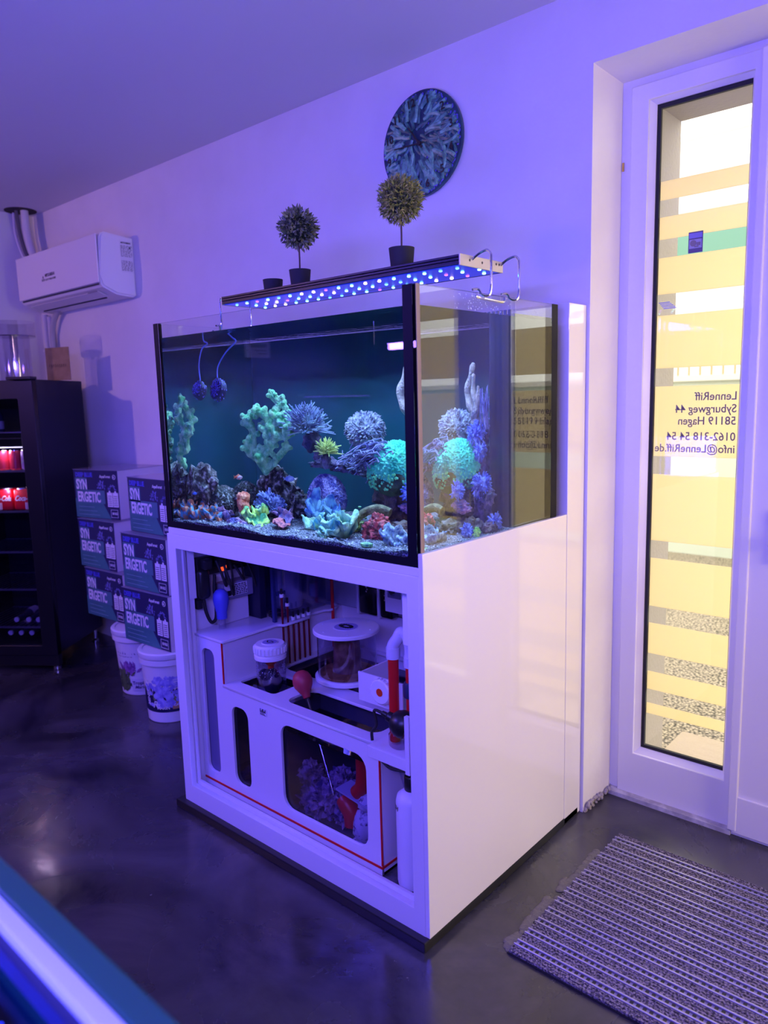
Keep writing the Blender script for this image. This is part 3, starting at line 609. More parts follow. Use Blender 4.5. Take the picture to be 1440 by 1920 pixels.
# ---- panel of controllers at the back right -----------------------------------
for k, (x0, x1, z1) in enumerate(((-1.975, -1.880, 0.875), (-1.865, -1.800, 0.855))):
    g = thing('dosing_pump', ('wide' if k == 0 else 'narrow') + ' black dosing controller with glowing symbols behind the skimmer', 'controller', ((x0+x1)/2, 2.09, 0.68))
    obj('pump_case', MB().box(x0, x1, 2.055, 2.098, 0.665, z1, 0.010, 3), mat('gloss_black', (0.004, 0.004, 0.008), 0.15), g, smooth=True)
    obj('display', MB().box((x0+x1)/2-0.010, (x0+x1)/2+0.008, 2.0535, 2.0545, z1-0.072, z1-0.060), mat('display_blue', (0.1, 0.3, 0.8), 0.4, emit=(0.25, 0.5, 1.0), estr=1.2), g)
    lg = MB()
    for j in range(4):
        lg.box((x0+x1)/2-0.006+0.004*(j % 2), (x0+x1)/2+0.001+0.004*(j % 2), 2.0535, 2.0545, z1-0.120+0.009*j, z1-0.114+0.009*j)
    obj('printed_mark', lg, mat('dull_gold', (0.45, 0.35, 0.30), 0.5), g)
    obj('side_rail', MB().box(x0-0.016, x0-0.004, 2.06, 2.096, 0.66, z1-0.035, 0.001), m_frame, g)
SPN = thing('switch_panel', 'white inner panel with a round socket and a glowing blue switch', 'panel', (-1.68, 1.95, 0.72))
obj('panel_board', MB().box(-1.745, -1.595, 1.955, 1.965, 0.735, 0.99, 0.001), m_frame, SPN)
obj('panel_return', MB().box(-1.595, -1.46, 1.90, 1.965, 0.735, 0.99, 0.001), m_frame, SPN)
so = MB(); so.box(-1.728, -1.668, 1.949, 1.955, 0.790, 0.850, 0.002); so.lathe([(0.026, 0), (0.026, 0.005), (0.020, 0.006), (0.018, 0.002)], (-1.698, 1.949, 0.820), 24, Matrix.Rotation(pi/2, 4, 'X')); obj('round_socket', so, mat('grey_socket', (0.18, 0.17, 0.28), 0.5), SPN, smooth=True, auto=30)
obj('socket_core', MB().lathe([(0.012, 0), (0.012, 0.008)], (-1.698, 1.944, 0.820), 16, Matrix.Rotation(pi/2, 4, 'X')), m_black, SPN)
sw = obj('rocker_switch', MB().box(-1.652, -1.612, 1.948, 1.955, 0.792, 0.842, 0.003), m_black, SPN)
obj('blue_light', MB().box(-1.645, -1.622, 1.944, 1.948, 0.798, 0.826, 0.001), mat('blue_switch', (0.1, 0.2, 1), 0.4, emit=(0.08, 0.25, 1.0), estr=1.6), sw)
tag(obj('white_block', MB().box(-1.262, -1.222, 1.482, 1.50, 0.835, 0.985, 0.002), m_frame), 'slim white upright block beside the right frame post', 'block')
tag(obj('white_backboard', MB().box(-2.02, -1.182, 2.100+0.010, 2.150, 0.665, 1.04), mat('pinkish_board', (0.66, 0.60, 0.68), 0.5)), 'pale rear board behind the skimmer and the pumps', 'board')

# ================================================================== AQUARIUM
TX0, TX1, TY0, TY1, TZ0, TZ1 = -2.305, -1.158, 1.437, 2.135, 1.072, 1.772
TK = thing('aquarium', 'large glass reef aquarium with black silicone corners standing on the white cabinet', 'aquarium', (-1.73, 1.79, TZ0))
g = 0.010
obj('front_pane', MB().box(TX0, TX1, TY0, TY0+g, TZ0, TZ1), m_glass_t, TK)
obj('right_pane', MB().box(TX1-g, TX1, TY0+g, TY1-g, TZ0, TZ1), m_glass_t, TK)
obj('left_pane', MB().box(TX0, TX0+g, TY0+g, TY1-g, TZ0, TZ1), m_glass_t, TK)
m_backp = mat('dark_teal_backing', (0.004, 0.030, 0.055), 0.35, col2=(0.006, 0.045, 0.075), nscale=3)
obj('rear_pane', MB().box(TX0+g, TX1-g, TY1-g, TY1, TZ0, 1.722), m_backp, TK)
obj('rear_pane_top', MB().box(TX0+g, TX1-g, TY1-g, TY1, 1.7225, TZ1), m_glass_t, TK)
obj('base_plate', MB().box(TX0+g, TX1-g, TY0+g, TY1-g, TZ0, TZ0+g), m_sil, TK)
for bx_ in ((TX0-0.002, TX0+0.024, TY0-0.0015, TY0-0.0002, TZ0, TZ1), (TX1-0.040, TX1-0.010, TY0-0.0015, TY0-0.0002, TZ0, TZ1), (TX0, TX1, TY0-0.0016, TY0-0.0003, TZ0, 1.094),
            (TX1+0.0002, TX1+0.0015, TY1-0.034, TY1+0.001, 1.109, TZ1), (TX0-0.0015, TX0-0.0002, TY0, TY0+0.012, TZ0, TZ1), (TX0+g, TX0+g+0.008, TY0+g, TY0+g+0.008, TZ0, TZ1),
            (TX1-g-0.008, TX1-g, TY0+g, TY0+g+0.008, TZ0+g, TZ1)):
    obj('silicone_seam', MB().box(*bx_), m_sil, TK)
obj('polished_edge', MB().box(TX1+0.0002, TX1+0.0012, TY0+0.001, TY0+0.016, 1.109, TZ1).box(TX1+0.0012, TX1+0.0016, TY0+0.012, TY0+0.014, 1.109, TZ1), mat('bronze_edge', (0.30, 0.22, 0.16), 0.3), TK)
obj('overflow_box', MB().box(-1.335, TX1-g-0.001, 1.905, TY1-g-0.001, TZ0+g, 1.732), mat('navy_acrylic', (0.008, 0.010, 0.030), 0.2), TK)
oc = MB()
for k in range(11): oc.box(-1.333+0.014*k, -1.325+0.014*k, 1.907, 1.911, 1.732, 1.745)
for k in range(12): oc.box(-1.335, -1.331, 1.915+0.016*k, 1.924+0.016*k, 1.732, 1.745)
obj('overflow_comb', oc, mat('navy_acrylic', (0, 0, 0)), TK)
# water: refracting sides, thin top surface
WZ = 1.724
def water_side():
    m = bpy.data.materials.new('water_side'); m.use_nodes = True; nt = m.node_tree; nt.nodes.clear()
    out = nt.nodes.new('ShaderNodeOutputMaterial'); gl = nt.nodes.new('ShaderNodeBsdfGlass'); gl.inputs['IOR'].default_value = 1.33; gl.inputs['Roughness'].default_value = 0.0
    gl.inputs['Color'].default_value = (0.90, 0.98, 1.0, 1); nt.links.new(gl.outputs[0], out.inputs['Surface']); return m
def water_top():
    m = bpy.data.materials.new('water_top'); m.use_nodes = True; nt = m.node_tree; nt.nodes.clear()
    out = nt.nodes.new('ShaderNodeOutputMaterial'); mix = nt.nodes.new('ShaderNodeMixShader'); t = nt.nodes.new('ShaderNodeBsdfTransparent'); gs = nt.nodes.new('ShaderNodeBsdfGlossy'); gs.inputs['Roughness'].default_value = 0.02
    fr = nt.nodes.new('ShaderNodeFresnel'); fr.inputs['IOR'].default_value = 1.33
    tc = nt.nodes.new('ShaderNodeTexCoord'); nn = nt.nodes.new('ShaderNodeTexNoise'); nn.inputs['Scale'].default_value = 18; nt.links.new(tc.outputs['Object'], nn.inputs['Vector'])
    bp = nt.nodes.new('ShaderNodeBump'); bp.inputs['Strength'].default_value = 0.35; bp.inputs['Distance'].default_value = 0.02; nt.links.new(nn.outputs['Fac'], bp.inputs['Height']); nt.links.new(bp.outputs['Normal'], gs.inputs['Normal'])
    t.inputs['Color'].default_value = (0.92, 0.97, 1, 1)
    nt.links.new(fr.outputs[0], mix.inputs[0]); nt.links.new(t.outputs[0], mix.inputs[1]); nt.links.new(gs.outputs[0], mix.inputs[2]); nt.links.new(mix.outputs[0], out.inputs['Surface']); return m
wx0, wx1, wy0, wy1 = TX0+g+0.0005, TX1-g-0.0005, TY0+g+0.0005, TY1-g-0.0005
wbm = bmesh.new(); P = [wbm.verts.new(p) for p in ((wx0, wy0, 1.084), (wx1, wy0, 1.084), (wx1, wy1, 1.084), (wx0, wy1, 1.084), (wx0, wy0, WZ), (wx1, wy0, WZ), (wx1, wy1, WZ), (wx0, wy1, WZ))]
for f_, mi in (((0, 1, 5, 4), 0), ((1, 2, 6, 5), 0), ((3, 0, 4, 7), 0), ((4, 5, 6, 7), 1)):
    f = wbm.faces.new([P[i] for i in f_]); f.material_index = mi
me = bpy.data.meshes.new('water'); wbm.normal_update(); wbm.to_mesh(me); wbm.free(); me.materials.append(water_side()); me.materials.append(water_top())
wo = bpy.data.objects.new('water', me); wo['kind'] = 'stuff'; put(wo, TK)
# condensation drops above the water line
dr = MB()
for k in range(420):
    dr.sphere((random.uniform(-2.20, -1.2), TY1-g-0.001, random.uniform(1.726, 1.770)), random.uniform(0.0008, 0.0026), 0.0008, sub=1)
for k in range(60):
    dr.sphere((TX1-g-0.0005, random.uniform(1.6, 1.9), random.uniform(1.728, 1.768)), 0.0006, random.uniform(0.0008, 0.002), random.uniform(0.0008, 0.002), sub=1)
stuff(obj('condensation_drops', dr, mat('bubble', (0, 0, 0)), TK, smooth=True))

# sand bed
def sandz(x, y): return 1.100 + 0.010*noise.noise(Vector((x*7, y*7, 0))) + 0.004*noise.noise(Vector((x*30, y*30, 1))) + 0.006*(y-1.45)
sb = bmesh.new(); NX, NY = 150, 90; gv = [[sb.verts.new((wx0+0.001+(wx1-wx0-0.002)*i/NX, wy0+0.001+(wy1-wy0-0.002)*j/NY, 0)) for i in range(NX+1)] for j in range(NY+1)]
for row in gv:
    for v in row: v.co.z = sandz(v.co.x, v.co.y) + random.uniform(-0.0012, 0.0012)
for j in range(NY):
    for i in range(NX): sb.faces.new((gv[j][i], gv[j][i+1], gv[j+1][i+1], gv[j+1][i]))
rim = [gv[0][i] for i in range(NX+1)]; rb = [sb.verts.new((v.co.x, v.co.y, 1.0835)) for v in rim]
for i in range(NX): sb.faces.new((rim[i+1], rim[i], rb[i], rb[i+1]))
rim = [gv[j][NX] for j in range(NY+1)]; rb = [sb.verts.new((v.co.x, v.co.y, 1.0835)) for v in rim]
for i in range(NY): sb.faces.new((rim[i+1], rim[i], rb[i], rb[i+1]))
m_sand = mat('coral_sand', (0.03, 0.03, 0.05), 0.9, col2=(0.50, 0.44, 0.58), nscale=240, ramp=(0.46, 0.68), detail=2)
so_ = obj('sand_bed', sb, m_sand); tag(stuff(so_), 'speckled grey-white coral sand covering the aquarium floor', 'sand')
rbm = MB()
for k in range(520):
    x = random.uniform(wx0+0.01, wx1-0.01); y = random.uniform(wy0+0.004, 1.9) if random.random() < 0.7 else random.uniform(wy0+0.004, 1.55)
    r_ = random.uniform(0.002, 0.0055); rbm.sphere((x, y, sandz(x, y)+r_*0.4), r_, r_*random.uniform(0.6, 1.4), r_*0.7, sub=1)
tag(stuff(obj('coral_gravel', rbm, mat('gravel_mix', (0.12, 0.12, 0.22), 0.8, col2=(0.85, 0.82, 0.88), nscale=70, ramp=(0.42, 0.58)))), 'loose pale gravel bits scattered over the aquarium sand', 'gravel')

# ================================================================== CORALS
def coral_mat(name, a, b, nscale=60, bump=0.5, bscale=160, ramp=(0.4, 0.6), rough=0.55):
    return mat(name, lin(a), rough, col2=lin(b), nscale=nscale, bump=bump, bscale=bscale, ramp=ramp)
def frac(s, a, oct_=4): return lambda d: a*noise.fractal(d*s, 0.9, 2.0, oct_)
def vor(s, a, seed=0.0):
    def f(d):
        dist = noise.voronoi(d*s + Vector((seed, seed, seed)))[0]
        return a*(1.0-min(1.0, dist[0]*1.6)) + 0.05*noise.noise(d*1.7+Vector((seed, 0, 0)))
    return f
def maze(s, a, seed=0.0):
    return lambda d: a*abs(noise.noise(d*s+Vector((seed, 0, 0))))*2.2 + 0.05*noise.noise(d*2)
def rock(name, label, blobs, m, s=4.0, a=0.35, cat='rock', sub=4):
    mb = MB()
    for c, rx, ry, rz in blobs:
        off = Vector((random.random()*9, random.random()*9, 0)); mb.sphere(c, rx, ry, rz, sub, disp=(lambda o: lambda d: a*noise.fractal(d*s*0.5+o, 0.8, 2.1, 5))(off))
    return tag(obj(name, mb, m, smooth=True), label, cat)
m_rk1 = coral_mat('reef_rock_brown', (62, 45, 62), (120, 92, 88), 26, 0.8, 90)
m_rk2 = coral_mat('reef_rock_violet', (48, 44, 78), (122, 100, 140), 30, 0.8, 90)
m_rk3 = coral_mat('reef_rock_crust', (58, 46, 58), (170, 150, 160), 60, 0.8, 110, ramp=(0.5, 0.64))

rock('rock_stack', 'tall brown rock pillar carrying the large green dome coral', [((-1.47, 1.86, 1.15), 0.080, 0.075, 0.075), ((-1.475, 1.855, 1.225), 0.068, 0.068, 0.075), ((-1.43, 1.80, 1.11), 0.060, 0.05, 0.03)], m_rk1)
rock('rock_mound', 'low dark rock mound at the far left behind the bubble corals', [((-2.215, 1.60, 1.21), 0.070, 0.06, 0.080), ((-2.16, 1.66, 1.15), 0.085, 0.06, 0.06)], m_rk3)
rock('rock_mound', 'tall dark rock under the central green finger coral', [((-1.985, 1.84, 1.17), 0.095, 0.08, 0.085), ((-1.965, 1.80, 1.235), 0.05, 0.05, 0.05), ((-1.90, 1.86, 1.14), 0.07, 0.07, 0.06)], m_rk3)
rock('rock_ledge', 'long purplish rock ledge reaching left from the green dome', [((-1.60, 1.90, 1.275), 0.085, 0.04, 0.022), ((-1.70, 1.88, 1.285), 0.06, 0.03, 0.018), ((-1.52, 1.88, 1.29), 0.05, 0.04, 0.03), ((-1.78, 1.86, 1.29), 0.055, 0.025, 0.012)], m_rk2)
rock('rock_tower', 'purple rock tower in front of the overflow box', [((-1.37, 1.90, 1.14), 0.05, 0.05, 0.06), ((-1.375, 1.90, 1.22), 0.035, 0.035, 0.06), ((-1.39, 1.91, 1.31), 0.028, 0.03, 0.05), ((-1.40, 1.92, 1.385), 0.026, 0.026, 0.04), ((-1.30, 1.86, 1.20), 0.030, 0.03, 0.025)], m_rk2, a=0.5)
rock('rubble_rock', 'low reddish rocks at the foot of the right glass', [((-1.32, 1.80, 1.115), 0.05, 0.04, 0.03), ((-1.38, 1.74, 1.115), 0.05, 0.04, 0.028), ((-1.26, 1.84, 1.11), 0.035, 0.03, 0.02)], m_rk1)

def dome(name, label, c, rx, ry, rz, m, f, cat='coral', sub=5, group=None, rot=None):
    mb = MB(); mb.sphere(c, rx, ry, rz, sub, disp=f, rot=rot); return tag(obj(name, mb, m, smooth=True), label, cat, group)
# big green dome with dots
gd = thing('dome_coral', 'large bright turquoise-green dome coral on the rock pillar', 'coral', (-1.46, 1.84, 1.25))
m_gd = coral_mat('turquoise_polyps', (30, 190, 150), (110, 240, 190), 22, 0.5, 200, ramp=(0.35, 0.62))
mb = MB(); mb.sphere((-1.462, 1.845, 1.287), 0.098, 0.092, 0.082, 6, disp=vor(12, 0.11, 1.0)); obj('polyp_crown', mb, m_gd, gd, smooth=True)
m_gdl = coral_mat('green_brown_skirt', (60, 66, 62), (90, 110, 80), 30, 0.5, 140)
mb = MB(); mb.sphere((-1.462, 1.845, 1.262), 0.095, 0.090, 0.060, 4, disp=frac(2, 0.12)); obj('skirt', mb, m_gdl, gd, smooth=True)
dt = MB()
for k in range(240):
    a = random.uniform(0, 2*pi); e = random.uniform(-0.5, 0.12); u = Vector((cos(a)*cos(e), sin(a)*cos(e), sin(e)))
    dt.sphere((-1.462+0.101*u.x, 1.845+0.096*u.y, 1.268+0.078*u.z), 0.0042, sub=1)
stuff(obj('polyp_dots', dt, mat('mint_dot', lin((120, 230, 150)), 0.5), gd, smooth=True))
m_wd = coral_mat('lilac_brain', (92, 88, 120), (196, 192, 205), 40, 0.4, 180)
dome('dome_coral', 'pale lilac round brain coral behind the green dome', (-1.680, 2.008, 1.398), 0.066, 0.062, 0.054, m_wd, maze(9, 0.16, 3), sub=6)
m_pd = coral_mat('violet_polyps', (96, 88, 170), (190, 175, 225), 50, 0.5, 200)
dome('dome_coral', 'violet-blue low dome coral at the sand behind the teal clam', (-1.765, 1.86, 1.178), 0.074, 0.066, 0.078, m_pd, vor(15, 0.11, 5), sub=6)
m_bub = coral_mat('bubble_dark', (40, 36, 46), (150, 140, 150), 90, 0.6, 120, ramp=(0.55, 0.66))
dome('bubble_coral', 'dark grainy rounded coral left of the orange one', (-2.150, 1.64, 1.150), 0.074, 0.062, 0.062, m_bub, vor(14, 0.13, 2))
dome('bubble_coral', 'smaller dark grainy coral behind the orange one', (-2.075, 1.735, 1.170), 0.060, 0.05, 0.055, m_bub, vor(14, 0.13, 7))

# green finger (digit) corals, fused by a voxel remesh
def fingers(name, label, base, size, m, n, seed, cat='coral', spread=0.9, width=1.0, fat=1.0):
    rnd = random.Random(seed); mb = MB(); base = Vector(base)
    def grow(p, d, ln, r, depth):
        q = p + d*ln; mb.capsule(p, q, r, r*0.86, 10)
        if depth == 0:
            for k in range(5):
                u = Vector((rnd.gauss(0, 1), rnd.gauss(0, 1), rnd.gauss(0.5, 0.8))).normalized(); mb.capsule(q, q+u*r*1.25, r*0.75, r*0.55, 8)
            return
        for k in range(rnd.choice((2, 3, 3))):
            u = (d*0.9 + Vector((rnd.gauss(0, spread)*width, rnd.gauss(0, spread)*0.6, rnd.gauss(0.25, 0.45)))).normalized()
            grow(q, u, ln*rnd.uniform(0.62, 0.95), r*rnd.uniform(0.78, 0.92), depth-1)
    for k in range(n):
        a = (k/(n-1)-0.5) if n > 1 else 0
        grow(base, Vector((a*1.7*width, rnd.uniform(-0.3, 0.3), 1.0)).normalized(), size*rnd.uniform(0.8, 1.15), size*0.36*fat, 2)
    o = obj(name, mb, m, smooth=True, auto=False); md = o.modifiers.new('fuse', 'REMESH'); md.mode = 'VOXEL'; md.voxel_size = 0.0028; md.use_smooth_shade = True
    sm = o.modifiers.new('soften', 'SMOOTH'); sm.iterations = 2; sm.factor = 0.5
    return tag(o, label, cat)
m_dg = coral_mat('mint_fingers', (86, 190, 130), (190, 245, 190), 45, 0.9, 150, ramp=(0.35, 0.65), rough=0.6)
def knobs(name, label, base, nodes, y, m, r, seed, clampx=-9):
    """finger coral from branch tips (x, z): every tip is joined to the trunk by a tapering branch"""
    rn = random.Random(seed); mb = MB(); base = Vector(base); stems = []
    for (x, z) in sorted(nodes, key=lambda q: (q[0]-base.x)**2+(q[1]-base.z)**2):
        p = Vector((x, y+rn.gauss(0, 0.016), z))
        best = base
        for q in stems:
            if (q-p).length < (best-p).length*0.72 and q.z < p.z+0.006: best = q
        mb.capsule(best, p, r*0.92, r*0.95, 10); stems.append(p)
        for k in range(4):
            u = Vector((rn.gauss(0, 1), rn.gauss(0, 1), rn.gauss(0.4, 0.7))).normalized(); mb.capsule(p, p+u*r*1.35, r*0.66, r*0.55, 8)
        mb.sphere(p+Vector((0, 0, r*0.7)), r*0.85, sub=2)
        if (p-best).length > r*1.5:
            for k in range(2):
                a_ = best.lerp(p, rn.uniform(0.35, 0.75)); u = Vector((rn.gauss(0, 1), rn.gauss(-0.3, 0.8), rn.gauss(0.5, 0.4))).normalized(); b_ = a_+u*r*1.9
                mb.capsule(a_, b_, r*0.75, r*0.68, 8); mb.sphere(b_, r*0.78, sub=2)
    o = obj(name, mb, m, smooth=True, auto=False); md = o.modifiers.new('fuse', 'REMESH'); md.mode = 'VOXEL'; md.voxel_size = 0.0026; md.use_smooth_shade = True
    sm = o.modifiers.new('soften', 'SMOOTH'); sm.iterations = 2; sm.factor = 0.5
    return tag(o, label, 'coral')
NB = [(-1.937, 1.518), (-1.908, 1.492), (-1.879, 1.466), (-1.923, 1.461), (-2.004, 1.474), (-2.027, 1.462), (-2.055, 1.453), (-1.979, 1.456), (-2.069, 1.426), (-2.048, 1.408), (-1.959, 1.438), (-1.881, 1.435), (-1.849, 1.431), (-1.87, 1.408), (-1.922, 1.408), (-1.911, 1.382), (-1.933, 1.355), (-1.892, 1.347), (-2.054, 1.365), (-2.039, 1.344), (-2.007, 1.335), (-1.982, 1.309), (-2.06, 1.325), (-1.949, 1.39), (-1.998, 1.417), (-1.859, 1.391), (-2.028, 1.311)]
knobs('finger_coral', 'thick green finger coral rising from the central rock', (-1.985, 1.760, 1.262), NB, 1.755, m_dg, 0.0150, 11)
NA = [(-2.24, 1.514), (-2.205, 1.492), (-2.236, 1.469), (-2.182, 1.45), (-2.227, 1.441), (-2.175, 1.423), (-2.225, 1.401), (-2.255, 1.377), (-2.201, 1.387), (-2.238, 1.35), (-2.255, 1.33), (-2.216, 1.341), (-2.252, 1.312), (-2.175, 1.402)]
knobs('finger_coral', 'green finger coral at the left end of the aquarium', (-2.240, 1.510, 1.285), NA, 1.505, m_dg, 0.0130, 5)

# tentacle corals
def tuft(name, label, c, rad, ln, n, r, m, seed=1, up=0.3, dirv=(0, 0, 1), sq=1.0, cat='coral', core=None, core_m=None, curl=0.4, tips=None, group=None):
    rnd = random.Random(seed); c = Vector(c); dv = Vector(dirv).normalized(); mb = MB()
    for k in range(n):
        u = Vector((rnd.gauss(0, 1), rnd.gauss(0, 1), rnd.gauss(0, 1))).normalized()
        if u.dot(dv) < -0.25: u = u - 2*u.dot(dv)*dv
        u = (u + dv*up).normalized(); p = c + Vector((u.x*rad, u.y*rad, u.z*rad*sq)); l = ln*rnd.uniform(0.6, 1.2)
        b = Vector((rnd.gauss(0, 1), rnd.gauss(0, 1), rnd.gauss(0, 0.6)))*curl
        pts = [p - u*rad*0.4, p + u*l*0.35 + b*l*0.1, p + u*l*0.7 + b*l*0.3, p + u*l + b*l*0.55]
        mb.tube(pts, [r*1.1, r, r*0.9, r*0.7], 5)
    if core is None and tips is None: return tag(obj(name, mb, m, smooth=True), label, cat, group)
    t = thing(name, label, cat, c, group=group); stuff(obj('tentacles', mb, m, t, smooth=True))
    if core: cm = MB(); [cm.sphere(a, b_, c_, d_, 3, disp=frac(2, 0.3)) for a, b_, c_, d_ in core]; obj('stalk', cm, core_m, t, smooth=True)
    return t
m_an = coral_mat('grey_violet_tentacle', (92, 88, 140), (170, 190, 205), 14, 0, ramp=(0.4, 0.62))
tuft('tentacle_coral', 'bushy grey-violet tentacle coral on a stalk right of the green fingers', (-1.800, 1.785, 1.405), 0.048, 0.034, 520, 0.0026, m_an, 3, up=0.12, curl=0.7, core=[((-1.785, 1.80, 1.37), 0.034, 0.03, 0.036), ((-1.765, 1.82, 1.325), 0.022, 0.02, 0.035), ((-1.74, 1.84, 1.30), 0.03, 0.02, 0.02)], core_m=m_rk2)
m_ye = coral_mat('yellow_green_tentacle', (130, 150, 90), (215, 225, 130), 30, 0, ramp=(0.4, 0.62))
tuft('tentacle_coral', 'small yellow-green tentacle coral at the branch end', (-1.690, 1.75, 1.335), 0.022, 0.022, 170, 0.0024, m_ye, 4, up=0.15, curl=0.6, core=[((-1.705, 1.77, 1.31), 0.018, 0.018, 0.025), ((-1.74, 1.80, 1.30), 0.035, 0.02, 0.014)], core_m=m_rk2)
m_sw = coral_mat('swept_tentacle', (74, 68, 116), (150, 145, 185), 20, 0, ramp=(0.4, 0.62))
mb = MB(); rnd = random.Random(6)
for k in range(170):
    p = Vector((-1.50+rnd.gauss(0, 0.030), 1.80+rnd.gauss(0, 0.022), 1.322+rnd.gauss(0, 0.018))); l = rnd.uniform(0.03, 0.085)
    mb.tube([p, p+Vector((-0.2*l, rnd.gauss(0, 0.1)*l, 0.22*l)), p+Vector((-0.65*l, rnd.gauss(0, 0.2)*l, 0.12*l)), p+Vector((-l, rnd.gauss(0, 0.3)*l, -0.22*l+rnd.gauss(0, 0.1)*l))], [0.003, 0.003, 0.0026, 0.002], 5)
mb.sphere((-1.49, 1.81, 1.315), 0.05, 0.04, 0.034, 3, disp=frac(2, 0.25))
tag(obj('swept_coral', mb, m_sw, smooth=True), 'violet tentacle coral swept leftwards beside the green dome', 'coral')
mb = MB()
for k in range(70):
    p = Vector((-1.645+rnd.gauss(0, 0.022), 1.86+rnd.gauss(0, 0.015), 1.305+rnd.gauss(0, 0.012))); u = Vector((rnd.gauss(-0.4, 0.7), rnd.gauss(-0.3, 0.5), rnd.gauss(0.3, 0.5))).normalized(); mb.tube([p, p+u*0.012, p+u*0.024+Vector((0, 0, 0.003))], [0.003, 0.0025, 0.0018], 5)
tag(obj('twig_coral', mb, m_sw, smooth=True), 'short violet twiggy coral on the rock ledge', 'coral')
m_bf = coral_mat('blue_finger', (84, 92, 170), (170, 180, 225), 40, 0.3, 120)
mb = MB(); rnd = random.Random(8)
for k in range(70):
    u = Vector((rnd.gauss(0, 0.9), rnd.gauss(-0.2, 0.6), abs(rnd.gauss(0.7, 0.4)))).normalized(); c = Vector((-1.930, 1.70, 1.140)); l = rnd.uniform(0.045, 0.075)
    q = c+u*l; mb.capsule(c+u*0.02, q, 0.0045, 0.0036, 6)
    for j in range(3):
        v = (u+Vector((rnd.gauss(0, 0.5), rnd.gauss(0, 0.5), rnd.gauss(0.1, 0.4)))).normalized(); mb.capsule(c+u*l*rnd.uniform(0.5, 0.95), c+u*l*0.8+v*0.020, 0.0036, 0.0028, 6)
tag(obj('soft_coral', mb, m_bf, smooth=True), 'bushy lavender-blue soft coral with many small fingers', 'coral')

# ruffled corals
def frill(mb, c, r, h, k, amp, seed, tilt=(0, 0), ridges=30, rid=0.02):
    rnd = random.Random(seed); T = 110; Rn = 10; ph = rnd.random()*6; c = Vector(c); E_ = Euler((tilt[0], tilt[1], rnd.random()*6)).to_matrix()
    rings = []
    for j in range(Rn+1):
        t = j/Rn; ring = []
        for i in range(T):
            a = 2*pi*i/T; rr = r*(0.12+0.88*t)*(1+0.16*sin(k*a+ph)*t+0.08*sin(3*a+ph*2)*t)
            z = h*t**1.6 + amp*t*t*sin(k*a+ph*1.7) + amp*0.5*t*t*sin((k+2)*a+ph) + rid*r*t*sin(ridges*a) - (h*0.5*max(0, t-0.85)/0.15)
            q_ = E_ @ Vector((rr*cos(a), rr*sin(a), z)); q_ += r*0.22*t*noise.noise_vector((c+q_)*45)+r*0.07*noise.noise_vector((c+q_)*140); ring.append(mb.bm.verts.new(c + q_))
        rings.append(ring)
    for a_, b_ in zip(rings, rings[1:]):
        for i in range(T): mb.bm.faces.new((a_[i], a_[(i+1) % T], b_[(i+1) % T], b_[i]))
    bot = mb.bm.verts.new(c + E_ @ Vector((0, 0, -h*0.7)))
    for i in range(T): mb.bm.faces.new((rings[-1][(i+1) % T], rings[-1][i], bot))
    top = mb.bm.verts.new(c)
    for i in range(T): mb.bm.faces.new((rings[0][i], rings[0][(i+1) % T], top))
def frilly(name, label, lobes, m, seed, cat='coral', ridges=30, rid=0.03):
    mb = MB()
    for j, (c, r, h, k, amp, tl) in enumerate(lobes): frill(mb, c, r, h, k, amp, seed+j, tl, ridges, rid)
    return tag(obj(name, mb, m, smooth=True, auto=False), label, cat)
m_teal = coral_mat('teal_flesh', (50, 140, 165), (190, 225, 175), 26, 0.3, 90, ramp=(0.38, 0.62))
m_tealb = coral_mat('blue_teal_flesh', (70, 110, 190), (150, 200, 215), 30, 0.3, 90)
m_lime = coral_mat('lime_flesh', (70, 170, 120), (205, 240, 120), 34, 0.3, 90, ramp=(0.4, 0.56))
m_oran = coral_mat('orange_flesh', (205, 80, 60), (250, 165, 130), 60, 0.4, 120)
m_mult = coral_mat('orange_teal_mix', (90, 150, 190), (225, 130, 100), 48, 0.4, 120, ramp=(0.46, 0.54))
m_mult2 = coral_mat('pink_blue_mix', (100, 90, 160), (190, 130, 170), 40, 0.4, 120)
m_rose = coral_mat('rose_flesh', (130, 60, 100), (225, 120, 130), 60, 0.6, 140, ramp=(0.42, 0.58))
m_redc = coral_mat('red_crust', (110, 30, 50), (220, 80, 90), 70, 0.8, 140, ramp=(0.42, 0.58))
m_rib = coral_mat('ribbed_pale', (96, 110, 160), (200, 215, 225), 60, 0.4, 120)
frilly('ruffled_coral', 'large pale teal ruffled coral with folded lobes on the front sand', [((-1.580, 1.605, 1.112), 0.060, 0.036, 4, 0.014, (0.2, -0.2)), ((-1.528, 1.585, 1.112), 0.062, 0.034, 5, 0.014, (0.3, 0.3)), ((-1.553, 1.63, 1.132), 0.056, 0.03, 4, 0.014, (-0.4, 0)), ((-1.562, 1.555, 1.110), 0.050, 0.028, 5, 0.010, (0.6, 0.0))], m_teal, 20, ridges=36)
frilly('ruffled_coral', 'smaller teal ruffled coral left of the large pale one', [((-1.672, 1.625, 1.114), 0.040, 0.028, 3, 0.012, (0.5, -0.2)), ((-1.650, 1.60, 1.106), 0.028, 0.02, 4, 0.008, (0.4, 0.3))], m_teal, 31, ridges=30)
frilly('clam_coral', 'teal folded coral standing upright before the violet dome', [((-1.715, 1.72, 1.150), 0.050, 0.055, 4, 0.020, (0.5, -0.3)), ((-1.670, 1.72, 1.145), 0.045, 0.050, 4, 0.018, (0.5, 0.4)), ((-1.69, 1.70, 1.125), 0.05, 0.03, 5, 0.012, (0.9, 0))], m_tealb, 41, ridges=24, rid=0.04)
